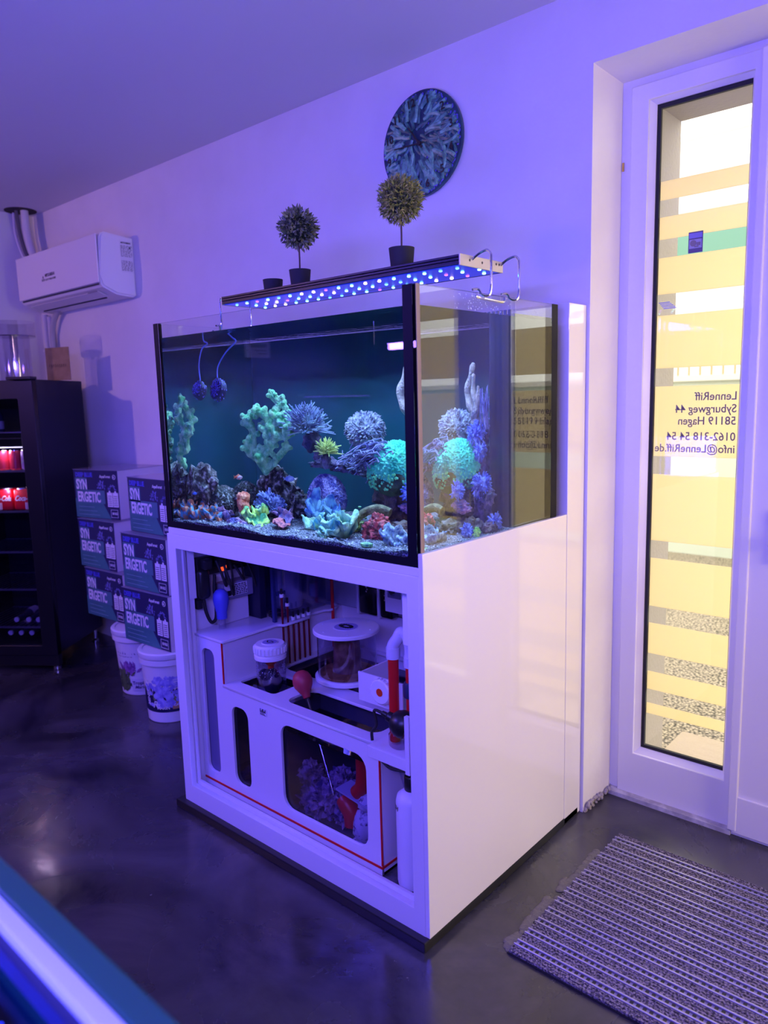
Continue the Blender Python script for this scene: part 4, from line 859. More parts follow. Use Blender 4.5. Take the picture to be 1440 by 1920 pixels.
frilly('ruffled_coral', 'lime green ruffled coral in front of the orange lump', [((-1.965, 1.61, 1.112), 0.046, 0.030, 3, 0.014, (0.4, -0.3)), ((-1.915, 1.585, 1.106), 0.044, 0.022, 4, 0.012, (0.5, 0.3)), ((-1.93, 1.63, 1.135), 0.036, 0.03, 3, 0.012, (0.2, 0))], m_lime, 51)
frilly('ruffled_coral', 'orange and teal ruffled coral cluster at the front left', [((-2.185, 1.525, 1.108), 0.050, 0.030, 4, 0.014, (0.4, 0)), ((-2.125, 1.535, 1.112), 0.044, 0.030, 5, 0.012, (0.3, 0.2)), ((-2.16, 1.56, 1.13), 0.044, 0.03, 4, 0.012, (0.1, -0.2))], m_mult, 61, ridges=40, rid=0.05)
frilly('ruffled_coral', 'striped orange coral against the left end of the front glass', [((-2.245, 1.505, 1.110), 0.040, 0.032, 4, 0.012, (0.5, 0.2)), ((-2.25, 1.54, 1.135), 0.032, 0.024, 4, 0.01, (0.4, 0))], m_mult, 71, ridges=40, rid=0.05)
frilly('mushroom_coral', 'mauve mushroom corals beside the orange and teal cluster', [((-2.095, 1.60, 1.125), 0.036, 0.016, 4, 0.008, (0.4, 0)), ((-2.070, 1.575, 1.105), 0.036, 0.014, 3, 0.006, (0.5, 0.2))], m_mult2, 81)
frilly('mushroom_coral', 'pink-lilac mushroom coral right of the soft coral', [((-1.855, 1.68, 1.130), 0.036, 0.018, 4, 0.008, (0.4, 0.1)), ((-1.825, 1.66, 1.118), 0.030, 0.016, 4, 0.008, (0.5, 0.3))], m_mult2, 85)
frilly('mushroom_coral', 'flat rose mushroom coral on the sand at the centre front', [((-1.808, 1.590, 1.110), 0.036, 0.012, 3, 0.004, (0.25, 0.1))], m_rose, 88)
rock('rubble_coral', 'blue-lilac lumpy coral at the front left of the lime one', [((-2.005, 1.545, 1.098), 0.036, 0.028, 0.020), ((-1.965, 1.535, 1.096), 0.028, 0.022, 0.018)], m_mult2, cat='coral', a=0.5)
mb = MB()
for k in range(16):
    a = random.uniform(0, 2*pi); h_ = random.random(); mb.sphere((-2.028+0.022*cos(a)*(1-0.5*h_), 1.645+0.018*sin(a), 1.128+0.058*h_), 0.017, 0.016, 0.014, 3, disp=frac(2.5, 0.25))
tag(obj('bumpy_coral', mb, m_oran, smooth=True), 'bright orange lumpy coral in the left foreground', 'coral')
rock('crust_coral', 'pinkish red encrusting coral at the foot of the pillar', [((-1.415, 1.625, 1.118), 0.052, 0.035, 0.036), ((-1.37, 1.625, 1.108), 0.045, 0.03, 0.022), ((-1.43, 1.66, 1.14), 0.03, 0.03, 0.03)], m_redc, cat='coral', a=0.45)
frilly('ribbed_coral', 'pale ribbed coral close to the front right corner', [((-1.330, 1.575, 1.106), 0.046, 0.026, 5, 0.006, (0.35, 0.1)), ((-1.285, 1.60, 1.106), 0.038, 0.024, 5, 0.006, (0.2, 0.2)), ((-1.345, 1.615, 1.125), 0.034, 0.022, 4, 0.006, (0.4, 0))], m_rib, 91, ridges=26, rid=0.07)
mb = MB(); mb.lathe([(0.012, 1.094), (0.020, 1.100), (0.020, 1.106), (0.010, 1.109)], (-1.375, 1.485, 0), 20); tag(obj('frag_disc', mb, coral_mat('disc_green', (60, 120, 110), (160, 210, 130), 80), smooth=True), 'small green coral disc lying on the front sand', 'frag')
mb = MB(); mb.lathe([(0.012, 1.094), (0.020, 1.100), (0.020, 1.106), (0.010, 1.109)], (-1.215, 1.50, 0), 20); tag(obj('frag_disc', mb, coral_mat('disc_green', (0, 0, 0), (0, 0, 0)), smooth=True), 'green coral disc near the front right glass corner', 'frag')
tb = MB(); tb.tube(bez([(-1.43, 1.74, 1.165), (-1.47, 1.735, 1.175), (-1.51, 1.72, 1.165), (-1.535, 1.70, 1.145), (-1.545, 1.695, 1.125)], 6), 0.0135, 14)
tag(obj('tube_coral', tb, coral_mat('olive_tube', (96, 88, 60), (150, 140, 100), 40), smooth=True), 'olive brown curved tube coral at the pillar foot', 'coral')
zo = MB(); rnd = random.Random(12)
for k in range(46):
    c = Vector((-1.565+rnd.gauss(0, 0.022), 1.71+rnd.gauss(0, 0.015), 1.135+rnd.gauss(0, 0.012))); zo.lathe([(0.003, -0.004), (0.0065, 0), (0.004, 0.002)], c, 8)
zo.sphere((-1.565, 1.715, 1.118), 0.034, 0.025, 0.026, 3, disp=frac(2, 0.3))
tag(obj('zoanthid_patch', zo, coral_mat('zoa_green', (80, 140, 110), (215, 225, 110), 70, ramp=(0.45, 0.58)), smooth=True), 'patch of yellow-green button polyps left of the tube coral', 'coral')
dome('purple_lump_coral', 'small dark purple lump beside the button polyps', (-1.625, 1.70, 1.118), 0.03, 0.026, 0.026, m_rk2, vor(9, 0.2, 4), sub=4)
# tan leather finger coral, right side
lf = MB()
for pts, r0 in (([(-1.425, 1.905, 1.40), (-1.43, 1.905, 1.44), (-1.46, 1.905, 1.475), (-1.475, 1.905, 1.515), (-1.462, 1.91, 1.555), (-1.452, 1.915, 1.592)], 0.018), ([(-1.43, 1.90, 1.43), (-1.418, 1.90, 1.47), (-1.432, 1.90, 1.51), (-1.430, 1.90, 1.56)], 0.014), ([(-1.43, 1.905, 1.43), (-1.405, 1.90, 1.465), (-1.400, 1.90, 1.505), (-1.402, 1.90, 1.525)], 0.012)):
    P_ = bez(pts, 6); nn = len(P_); lf.tube(P_, [r0*(1.0+0.15*sin(i*0.7))*(1-0.45*i/nn) for i in range(nn)], 14)
    lf.sphere(P_[-1], r0*0.55, sub=2)
tag(obj('leather_coral', lf, coral_mat('tan_leather', (132, 112, 118), (178, 150, 146), 40, 0.6, 160), smooth=True), 'tan leather coral with tall bent fingers above the rock tower', 'coral')
rnd = random.Random(14)
def twigs(name, label, c, n, sp, ln, m, flat=0.5):
    mb = MB()
    for k in range(n):
        p = Vector((c[0]+rnd.gauss(0, sp*0.4), c[1]+rnd.gauss(0, sp*0.4), c[2])); q = p+Vector((rnd.gauss(0, 0.12), rnd.gauss(0, 0.12), 1))*ln*rnd.uniform(0.5, 1.1)
        mb.tube([p, (p+q)/2+Vector((rnd.gauss(0, 0.003), 0, 0)), q], [0.0035, 0.003, 0.0014], 6)
        for j in range(12):
            t = rnd.random(); a = p.lerp(q, t); u = Vector((rnd.gauss(0, 1), rnd.gauss(0, 1), rnd.gauss(0.6, 0.5))).normalized(); mb.tube([a, a+u*0.010*(1-0.5*t)], [0.0018, 0.001], 4)
    return tag(obj(name, mb, m, smooth=True), label, 'coral')
m_tw = coral_mat('violet_twig', (84, 74, 150), (150, 140, 205), 50, 0)
twigs('stick_coral', 'thin upright violet stick coral beside the overflow box', (-1.345, 1.885, 1.40), 9, 0.030, 0.17, m_tw)
def fuzz(name, label, c, r, n, m, seed):
    rn = random.Random(seed); mb = MB(); mb.sphere(c, r*0.7, r*0.7, r*0.7, 3, disp=frac(2, 0.4)); c = Vector(c)
    for k in range(n):
        u = Vector((rn.gauss(0, 1), rn.gauss(0, 1), rn.gauss(0, 1))).normalized(); p = c+u*r*0.6
        mb.tube([p, p+u*r*0.35+Vector((0, 0, 0.002)), p+u*r*0.55+Vector((rn.gauss(0, 0.003), 0, rn.gauss(0, 0.003)))], [0.003, 0.0028, 0.0022], 5)
    return tag(obj(name, mb, m, smooth=True), label, 'coral')
m_bv = coral_mat('blue_violet_fuzz', (70, 78, 190), (150, 160, 230), 50, 0)
fuzz('fuzzy_coral', 'blue-violet fuzzy coral below the tan leather coral', (-1.395, 1.885, 1.385), 0.036, 110, m_bv, 1)
fuzz('fuzzy_coral', 'blue-violet fuzzy coral halfway down the rock tower', (-1.355, 1.87, 1.335), 0.026, 80, m_bv, 2)
fuzz('fuzzy_coral', 'round blue-violet cluster low on the rock tower', (-1.320, 1.85, 1.235), 0.038, 140, m_bv, 3)
fuzz('fuzzy_coral', 'lavender coral tuft at the right edge of the green dome', (-1.375, 1.77, 1.225), 0.026, 70, m_bv, 4)
fuzz('fuzzy_coral', 'blue fuzzy coral on the sand near the right pane', (-1.270, 1.735, 1.115), 0.022, 70, m_bv, 5)
fuzz('fuzzy_coral', 'blue fuzzy coral on the sand by the overflow box', (-1.25, 1.86, 1.125), 0.026, 80, m_bv, 6)
fuzz('fuzzy_coral', 'lime green tuft on the sand beside the right pane', (-1.235, 1.755, 1.108), 0.014, 50, m_lime, 7)
rock('crust_coral', 'mauve shelf coral halfway up the pillar', [((-1.385, 1.79, 1.18), 0.035, 0.03, 0.014), ((-1.37, 1.80, 1.165), 0.025, 0.03, 0.012)], m_mult2, cat='coral', a=0.4)
# fish
def fish(label, c, L, m, m2, rz, group=None):
    t = thing('small_fish', label, 'fish', c, rz, local=True)
    b = MB(); b.sphere((0, 0, 0), L*0.5, L*0.13, L*0.24, 3); obj('body', b, m, t, smooth=True)
    f_ = MB(); f_.prism([(-L*0.42, -0.0006, 0), (-L*0.7, -0.0006, L*0.2), (-L*0.62, -0.0006, 0), (-L*0.7, -0.0006, -L*0.2)], (0, 0.0012, 0)); obj('tail', f_, m2, t)
    f_ = MB(); f_.prism([(L*0.2, -0.0006, L*0.2), (-L*0.05, -0.0006, L*0.36), (-L*0.3, -0.0006, L*0.14)], (0, 0.0012, 0)); obj('dorsal_fin', f_, m2, t)
    e_ = MB(); e_.sphere((L*0.36, L*0.07, L*0.05), L*0.04, sub=1); e_.sphere((L*0.36, -L*0.07, L*0.05), L*0.04, sub=1); obj('eyes', e_, m_black, t)
    return t
fc = fish('tiny orange and white fish above the dark grainy corals', (-2.085, 1.70, 1.243), 0.034, coral_mat('fish_orange', (230, 110, 60), (240, 220, 210), 120, 0, ramp=(0.48, 0.52)), coral_mat('fish_orange2', (230, 110, 60), (240, 150, 80), 50, 0), 0.3)
fish('small lavender-blue fish beside the central rock', (-1.862, 1.75, 1.245), 0.040, coral_mat('fish_lav', (90, 100, 190), (160, 160, 220), 60, 0), coral_mat('fish_lav2', (90, 100, 190), (180, 170, 120), 60, 0), 0.9)
fish('tiny blue fish low at the left of the bubble corals', (-2.20, 1.52, 1.19), 0.022, coral_mat('fish_blue', (30, 60, 180), (60, 90, 200), 60, 0), coral_mat('fish_blue', (0, 0, 0), (0, 0, 0)), 1.2)
# circulation pumps
for k, (c, rr_, dx) in enumerate((((-2.165, 1.555, 1.545), 0.030, 0), ((-2.100, 1.605, 1.545), 0.036, 0))):
    t = thing('circulation_pump', ('left' if k == 0 else 'right') + ' round blue-violet circulation pump hanging by its curved cable', 'pump', c)
    b = MB(); Mx = Matrix.Rotation(R(70 if k else 60), 4, 'X') @ Matrix.Rotation(R(-12), 4, 'Y')
    b.lathe([(rr_*0.7, -0.025), (rr_, -0.020), (rr_*1.05, 0.012), (rr_*0.9, 0.016)], c, 28, Mx); obj('housing', b, mat('pump_navy', (0.02, 0.015, 0.10), 0.5), t, smooth=True)
    b = MB()
    for j in range(60):
        a = random.uniform(0, 2*pi); rd = rr_*math.sqrt(random.random())*0.95; b.sphere(Vector(c)+Mx @ Vector((rd*cos(a), rd*sin(a), 0.016)), random.uniform(0.0012, 0.003), sub=1)
        if j < 40: b.sphere(Vector(c)+Mx @ Vector((rr_*1.05*cos(a), rr_*1.05*sin(a), random.uniform(-0.018, 0.01))), random.uniform(0.0015, 0.0035), sub=1)
    stuff(obj('algae_specks', b, mat('speck_violet', lin((150, 135, 240)), 0.5), t, smooth=True))
    b = MB()
    for j in range(10):
        a = 2*pi*j/10; b.tube([Vector(c)+Mx @ Vector((rr_*0.2*cos(a), rr_*0.2*sin(a), 0.018)), Vector(c)+Mx @ Vector((rr_*0.9*cos(a+0.3), rr_*0.9*sin(a+0.3), 0.017))], 0.0015, 4)
    obj('grille', b, mat('pump_grille', lin((80, 60, 190)), 0.5), t)
    z = c[2]
    pts = [(c[0]+0.006, c[1]+0.005, z+0.03), (c[0]+0.004, c[1]+0.005, z+0.085), (c[0]+0.030, c[1], z+0.135), (c[0]+0.062, c[1], z+0.150), (c[0]+0.035, c[1]+0.01, z+0.162), (c[0]+0.032, c[1]+0.01, z+0.185)] if k == 0 else \
          [(c[0]-0.003, c[1]+0.005, z+0.03), (c[0]+0.004, c[1]+0.005, z+0.075), (c[0]+0.055, c[1], z+0.120), (c[0]+0.108, c[1], z+0.150), (c[0]+0.085, c[1]+0.01, z+0.165), (c[0]+0.055, c[1]+0.01, z+0.185)]
    obj('cable', MB().tube(bez(pts, 6), 0.0028, 8), mat('cable_violet', lin((120, 125, 220)), 0.4), t, smooth=True)
tag(obj('thermometer', MB().cyl((-1.335, 1.50, 1.64), (-1.335, 1.50, 1.70), 0.002, n=8), m_clear, smooth=True), 'thin clear glass thermometer hanging inside the front pane', 'thermometer')

# ================================================================== LED LAMP
LP = thing('led_lamp', 'long slim black LED lamp with coloured diodes over the aquarium', 'lamp', (-1.72, 1.785, 1.845))
LX0, LX1, LY0, LY1, LZ0, LZ1 = -2.238, -1.200, 1.676, 1.886, 1.846, 1.873
hb = MB(); hb.box(LX0, LX1, LY0+0.006, LY1-0.006, LZ0+0.004, LZ1)
for zz in (0.002, 0.013, 0.021): hb.box(LX0, LX1, LY0, LY0+0.007, LZ0+zz, LZ0+zz+0.0065, 0.001)
hb.box(LX0, LX1, LY1-0.007, LY1, LZ0, LZ1)
for k in range(12): hb.box(LX0, LX1, LY0+0.012+0.016*k, LY0+0.018+0.016*k, LZ1, LZ1+0.002)
obj('heat_sink', hb, mat('anodised_black', (0.006, 0.006, 0.014), 0.38, spec=0.35), LP)
obj('lens_plate', MB().box(LX0+0.004, LX1-0.004, LY0+0.010, LY1-0.010, LZ0, LZ0+0.0035), mat('lit_lens_plate', (0.02, 0.03, 0.30), 0.2, emit=(0.01, 0.03, 0.75), estr=0.55), LP)
for x0, x1 in ((LX1, LX1+0.004), (LX0-0.004, LX0)):
    e_ = obj('end_plate', MB().box(x0, x1, LY0, LY1, LZ0-0.001, LZ1+0.002, 0.0008), mat('raw_aluminium', (0.62, 0.56, 0.48), 0.45, metal=0.7), LP)
    sx_ = x1 if x0 == LX1 else x0
    for yy in (0.045, 0.105, 0.175, 0.190): obj('screw', MB().sphere((sx_, LY0+yy, LZ0+0.016+(0.004 if yy > 0.17 else 0)), 0.0012, 0.0042, 0.0042, sub=1), m_black, e_)
cols = {'c': mat('diode_cyan', (0.2, 0.8, 1), 0.3, emit=(0.25, 0.85, 1.0), estr=6), 'w': mat('diode_warm', (1, 0.8, 0.5), 0.3, emit=(1.0, 0.72, 0.40), estr=7), 'v': mat('diode_violet', (0.4, 0.1, 1), 0.3, emit=(0.35, 0.08, 1.0), estr=4), 'b': mat('diode_blue', (0.1, 0.3, 1), 0.3, emit=(0.10, 0.35, 1.0), estr=5)}
dme = {}
for kk, mm in cols.items():
    b = MB(); b.sphere((0, 0, 0), 0.0055, 0.0055, 0.0030, sub=2); me = bpy.data.meshes.new('diode_'+kk); b.bm.to_mesh(me); b.bm.free(); me.materials.append(mm); dme[kk] = me
pat = 'cwccvcwcccvcwbcccw'
for j in range(3):
    for i in range(18):
        kk = pat[(i*5+j*7) % 18]
        if kk == 'c' and (i+j) % 4 == 0: kk = 'b'
        o = bpy.data.objects.new('diode', dme[kk]); o.location = (LX0+0.035+0.057*i+(0.028 if j % 2 else 0), LY0+0.040+0.065*j, LZ0-0.001); put(o, LP)
for i in range(6):
    for j in range(2):
        l = bpy.data.lights.new('diode_beam', 'SPOT'); l.energy = 8.6; l.color = (0.36, 0.60, 1.0); l.spot_size = R(128); l.spot_blend = 0.5; l.shadow_soft_size = 0.004
        o = bpy.data.objects.new('diode_beam', l); COL.objects.link(o); o.location = (LX0+0.09+0.172*i, LY0+0.06+0.09*j, LZ0-0.006); o.parent = LP; o.location = Vector(o.location)-LP.location
# hanger wires
def hanger(ys, side):
    x = LX1+0.004 if side > 0 else LX0-0.004; s = side
    xe = TX1 if side > 0 else TX0
    pts = [(x-0.002*s, ys, 1.866), (x+0.02*s, ys, 1.878), (xe+0.006*s, ys, 1.884), (xe+0.018*s, ys, 1.876), (xe+0.021*s, ys, 1.86), (xe+0.021*s, ys, 1.785), (xe+0.019*s, ys-0.004, 1.768), (xe+0.012*s, ys-0.012, 1.764), (xe+0.004*s, ys-0.020, 1.768), (xe, ys-0.024, 1.778), (xe-0.004*s, ys-0.032, 1.782), (xe-0.008*s, ys-0.046, 1.779)]
    return pts
for side in (1, -1):
    y1_, y2_ = 1.735, 1.876
    a = hanger(y1_, side); b = hanger(y2_, side)
    xe = TX1 if side > 0 else TX0
    link = [(xe+0.002*side+0.004*side, y1_-0.050, 1.765), (xe+0.008*side, y1_-0.045, 1.758), (xe+0.008*side, y1_+0.02, 1.755), (xe+0.008*side, y2_-0.06, 1.755), (xe+0.006*side, y2_-0.050, 1.768)]
    hb = MB(); hb.tube(bez(a[:6], 6)+bez(a[5:], 4)[1:], 0.0034, 8); hb.tube(bez(b[:6], 6)+bez(b[5:], 4)[1:], 0.0034, 8); hb.tube(bez(link, 4), 0.0034, 8)
    obj('wire_hanger', hb, m_chrome, LP, smooth=True)

# ================================================================== PLANTS ON THE LAMP
PZ = LZ1+0.002
def pot(c, rb, rt, h, m): 
    mb = MB(); mb.lathe([(rb*0.9, 0), (rb, 0.002), (rt, h), (rt*0.93, h), (rt*0.90, h-0.006), (0.004, h-0.008)], c, 32); return mb
m_pot = mat('matt_black_pot', (0.018, 0.018, 0.020), 0.75)
def topiary(label, c, potr, poth, stem, ballr, leafm, leafm2, n, ll, lw, seed):
    t = thing('potted_topiary', label, 'plant', c); rn = random.Random(seed)
    obj('pot', pot(c, potr*0.86, potr, poth, m_pot), m_pot, t, smooth=True)
    bc = Vector((c[0], c[1], c[2]+poth+stem+ballr*0.92))
    obj('stem', MB().tube([(c[0], c[1], c[2]+poth-0.01), (c[0]+0.001, c[1], c[2]+poth+stem*0.5), bc], 0.0026, 8), mat('brown_stem', (0.07, 0.035, 0.03), 0.7), t, smooth=True)
    for which, mm in ((0, leafm), (1, leafm2)):
        bm_ = MB(); vs = bm_.bm
        for k in range(n):
            u = Vector((rn.gauss(0, 1), rn.gauss(0, 1), rn.gauss(0, 1))).normalized(); p = bc + u*ballr*rn.uniform(0.55, 0.93)
            d = (u + Vector((rn.gauss(0, 0.6), rn.gauss(0, 0.6), rn.gauss(0, 0.6)))).normalized(); s = d.orthogonal().normalized(); s = Matrix.Rotation(rn.random()*6.28, 3, d) @ s
            l = ll*rn.uniform(0.7, 1.2); wd = lw*rn.uniform(0.8, 1.2); nrm = d.cross(s)
            a = vs.verts.new(p); b1 = vs.verts.new(p+d*l*0.45+s*wd+nrm*wd*0.3); b2 = vs.verts.new(p+d*l*0.45-s*wd+nrm*wd*0.3); e = vs.verts.new(p+d*l); mid = vs.verts.new(p+d*l*0.5)
            vs.faces.new((a, b1, mid)); vs.faces.new((a, mid, b2)); vs.faces.new((b1, e, mid)); vs.faces.new((mid, e, b2))
        o = obj('foliage' if which == 0 else 'leaf_tips', bm_, mm, t); stuff(o)
    cr_ = MB(); cr_.sphere(bc, ballr*0.62, sub=3, disp=frac(3, 0.2)); obj('ball_core', cr_, mat('dark_core', (0.02, 0.035, 0.015), 0.9), t, smooth=True)
    return t
ml1 = mat('leaf_dark', (0.050, 0.075, 0.035), 0.45, col2=(0.16, 0.19, 0.09), nscale=60); ml2 = mat('leaf_pale', (0.20, 0.24, 0.09), 0.5, col2=(0.34, 0.36, 0.17), nscale=60)
ml3 = mat('leaf_olive', (0.10, 0.15, 0.03), 0.55, col2=(0.24, 0.28, 0.06), nscale=60); ml4 = mat('leaf_yellowish', (0.26, 0.29, 0.05), 0.55, col2=(0.44, 0.42, 0.10), nscale=60)
topiary('round dark-leaved topiary in a black pot at the middle of the lamp', (-1.885, 1.735, PZ), 0.036, 0.052, 0.072, 0.064, ml1, ml2, 420, 0.020, 0.0048, 21)
topiary('feathery yellow-green topiary in a black pot near the clock', (-1.450, 1.740, PZ), 0.038, 0.058, 0.072, 0.068, ml3, ml4, 1300, 0.016, 0.0022, 22)
pc = (-2.035, 1.745, PZ); pt = thing('empty_pot', 'small empty black pot at the left end of the lamp', 'pot', pc); obj('pot_body', pot(pc, 0.031, 0.0345, 0.040, m_pot), m_pot, pt, smooth=True)
obj('soil', MB().lathe([(0.029, 0.033), (0.028, 0.0345)], pc, 20), mat('dark_soil', (0.03, 0.02, 0.018), 0.9), pt)

# ================================================================== WALL CLOCK
CX, CZ, CR = -1.814, 2.428, 0.186
CK = thing('wall_clock', 'round wall clock printed with green sea anemone tentacles', 'clock', (CX, YB-0.02, CZ))
Mc = Matrix.Translation((CX, YB-0.001, CZ)) @ Matrix.Rotation(pi/2, 4, 'X')
cb = MB(); cb.lathe([(CR-0.002, 0.0), (CR, 0.003), (CR, 0.014), (CR-0.002, 0.016)], (0, 0, 0), 72, Mc)
obj('clock_body', cb, mat('clock_ground', (0.012, 0.035, 0.075), 0.25, col2=(0.02, 0.07, 0.10), nscale=14), CK, smooth=True)
rnd = random.Random(33)
def ribbons(n, wid, seed, m, m2, yoff):
    mb = MB(); tp = MB(); r_ = random.Random(seed)
    for k in range(n):
        a0 = r_.uniform(0, 2*pi); rr0 = CR*math.sqrt(r_.random())*0.93; x0, z0 = rr0*cos(a0), rr0*sin(a0)
        ox, oz = -0.03, 0.035; ang = math.atan2(z0-oz, x0-ox) + r_.gauss(0, 0.35); L = r_.uniform(0.05, 0.10); cur = r_.uniform(-1.3, 1.3)
        pts = []
        for j in range(7):
            t = j/6; x0b = x0 + L*t*cos(ang+cur*t*0.6); z0b = z0 + L*t*sin(ang+cur*t*0.6)
            if math.hypot(x0b, z0b) > CR-0.010: break
            pts.append((CX+x0b, YB-0.0172-yoff-0.0012*r_.random()*0, CZ+z0b))
        if len(pts) > 3:
            nn = len(pts); base = len(mb.bm.verts)
            mb.tube(pts, [wid*(1.0-0.25*abs(j/nn-0.4)) for j in range(nn)], 6); tp.sphere(pts[-1], wid*0.85, 0.0018, wid*0.85, sub=1)
    for b in (mb, tp):
        for v in b.bm.verts: v.co.y = (YB-0.0172-yoff) + (v.co.y-(YB-0.0172-yoff))*0.75
    o = stuff(obj('tentacle_print', mb, m, CK, smooth=True)); stuff(obj('tentacle_tips', tp, m2, CK, smooth=True))
m_t1 = mat('anemone_green', (0.07, 0.24, 0.17), 0.35, col2=(0.20, 0.50, 0.36), nscale=40); m_t2 = mat('anemone_deep', (0.02, 0.09, 0.08), 0.35, col2=(0.06, 0.22, 0.18), nscale=40)
m_tip = mat('anemone_tip', (0.10, 0.10, 0.50), 0.35)
ribbons(260, 0.0070, 1, m_t2, m_tip, 0.0); ribbons(120, 0.0082, 2, m_t1, m_tip, 0.0022)
for k in range(12):
    n_ = 12 if k == 0 else k
    a = R(90+14-30*k); text(str(n_), m_black, (CX+0.150*cos(a), YB-0.0262, CZ+0.150*sin(a)-0.013), 0.040, bold=0.0008, align='CENTER', parent=CK, roll=R(8), name='numeral')
hm = MB(); hm.cyl((CX, YB-0.024, CZ-0.0), (CX, YB-0.032, CZ-0.0), 0.008, n=16); obj('hub', hm, m_black, CK)
def hand(name, ang, L, wd):
    u = Vector((cos(R(ang)), 0, sin(R(ang)))); v = Vector((-u.z, 0, u.x)); c = Vector((CX, YB-0.0282, CZ)); m_ = MB()
    m_.prism([c-u*0.02-v*wd, c-u*0.02+v*wd, c+u*L+v*wd*0.5, c+u*L-v*wd*0.5], (0, -0.0015, 0)); obj(name, m_, m_black, CK)
hand('hour_hand', 128, 0.085, 0.004); hand('minute_hand', 178, 0.120, 0.003)

# ================================================================== AIR CONDITIONER
AC = thing('air_conditioner', 'white wall-mounted split air conditioner near the left corner', 'air conditioner', (-4.36, 2.2, 2.10))
prof = [(2.318, 2.412), (2.150, 2.428), (2.128, 2.418), (2.118, 2.395), (2.108, 2.20), (2.112, 2.152), (2.122, 2.138), (2.200, 2.104), (2.300, 2.096), (2.318, 2.110)]
acm = MB(); acm.prism([(-4.870, y, z) for y, z in prof], (1.005, 0, 0))
bmesh.ops.bevel(acm.bm, geom=[e for e in acm.bm.edges if abs(e.verts[0].co.x-e.verts[1].co.x) < 1e-4], offset=0.010, segments=3, affect='EDGES')
m_ac = mat('ac_white', (0.80, 0.78, 0.80), 0.4)
obj('housing', acm, m_ac, AC, smooth=True, auto=30)
obj('front_panel', MB().box(-4.866, -3.872, 2.098, 2.106, 2.160, 2.412, 0.003, M=None), m_ac, AC)
obj('air_flap', MB().box(-4.80, -3.95, 2.130, 2.190, 2.112, 2.116, 0.001, M=Matrix.Translation((0, 2.16, 2.11)) @ Matrix.Rotation(R(-22), 4, 'X') @ Matrix.Translation((0, -2.16, -2.11))), mat('ac_flap', (0.70, 0.68, 0.72), 0.4), AC)
obj('flap_gap', MB().box(-4.84, -3.89, 2.1075, 2.125, 2.150, 2.158), mat('shadow_gap', (0.05, 0.05, 0.07), 0.7), AC)
obj('vent_slot', MB().box(-4.78, -4.0, 2.205, 2.212, 2.098, 2.1035), mat('shadow_gap', (0, 0, 0)), AC)
obj('sensor_window', MB().box(-4.06, -3.96, 2.130, 2.150, 2.122, 2.128), mat('ac_grey', (0.25, 0.24, 0.30), 0.3), AC)
text('MITSUBISHI', mat('logo_grey', (0.06, 0.05, 0.08), 0.5), (-4.49, 2.0975, 2.262), 0.024, bold=0.0006, parent=AC)
text('HEAVY INDUSTRIES', mat('logo_grey', (0, 0, 0)), (-4.49, 2.0975, 2.240), 0.0155, parent=AC)
dm_ = MB()
for cx_, cz_ in ((-4.515, 2.262), (-4.525, 2.246), (-4.505, 2.246)):
    dm_.prism([(cx_-0.0, 2.0976, cz_+0.011), (cx_-0.008, 2.0976, cz_), (cx_, 2.0976, cz_-0.008), (cx_+0.008, 2.0976, cz_)], (0, -0.0005, 0))
obj('logo_mark', dm_, mat('logo_grey', (0, 0, 0)), AC)
lbs = obj('rating_label', MB().box(-3.8648, -3.8640, 2.235, 2.308, 2.225, 2.392), mat('label_paper', (0.74, 0.72, 0.76), 0.5), AC)
text('MITSUBISHI', m_black, (-3.8636, 2.240, 2.378), 0.0115, '+x', bold=0.0004, parent=lbs)
lp = MB(); rnd = random.Random(5)
for r_ in range(22):
    z = 2.365-0.0062*r_
    if 10 <= r_ <= 12: continue
    y = 2.238
    while y < 2.302:
        w_ = rnd.uniform(0.003, 0.016); lp.box(-3.8640, -3.8637, y, min(y+w_, 2.305), z, z+0.0028); y += w_+rnd.uniform(0.002, 0.006)
lp.box(-3.8640, -3.8636, 2.288, 2.297, 2.352, 2.364)
obj('fine_print', lp, mat('logo_grey', (0, 0, 0)), lbs)
# pipes and conduit in the corner
m_cond = mat('conduit_white', (0.62, 0.60, 0.66), 0.55)
CP = thing('cooling_pipes', 'white and grey pipes dropping from the ceiling hole to the air conditioner', 'pipes', (-4.97, 2.2, 2.42))
obj('insulated_pipe', MB().tube(bez([(-4.985, 2.24, 2.73), (-4.98, 2.24, 2.62), (-4.95, 2.24, 2.50), (-4.93, 2.25, 2.40)], 6), 0.020, 12), m_cond, CP, smooth=True)
obj('insulated_pipe', MB().tube(bez([(-4.93, 2.21, 2.73), (-4.925, 2.21, 2.60), (-4.90, 2.22, 2.48), (-4.87, 2.24, 2.40)], 6), 0.024, 12), m_cond, CP, smooth=True)
obj('thin_cable', MB().tube(bez([(-5.02, 2.18, 2.73), (-5.02, 2.18, 2.60), (-5.00, 2.20, 2.48), (-4.97, 2.24, 2.38)], 6), 0.007, 8), mat('cable_pale', (0.75, 0.72, 0.8), 0.4), CP, smooth=True)
obj('dark_cable', MB().tube(bez([(-4.955, 2.17, 2.73), (-4.955, 2.18, 2.60), (-4.925, 2.19, 2.48), (-4.905, 2.21, 2.43)], 6), 0.012, 8), mat('dark_lagging', (0.10, 0.09, 0.13), 0.7), CP, smooth=True)
hm = MB(); hm.lathe([(0.095, -0.003), (0.095, 0.002)], (-4.96, 2.20, ZC-0.001), 24); obj('ceiling_hole', hm, mat('dark_hole', (0.03, 0.025, 0.03), 0.9), CP)
DP = thing('drain_pipe', 'white drain pipe with bent hose under the air conditioner', 'pipe', (-4.93, 2.27, 1.2))
obj('pipe_run', MB().cyl((-4.945, 2.285, 0.0), (-4.945, 2.285, 2.10), 0.022, n=14), m_cond, DP, smooth=True)
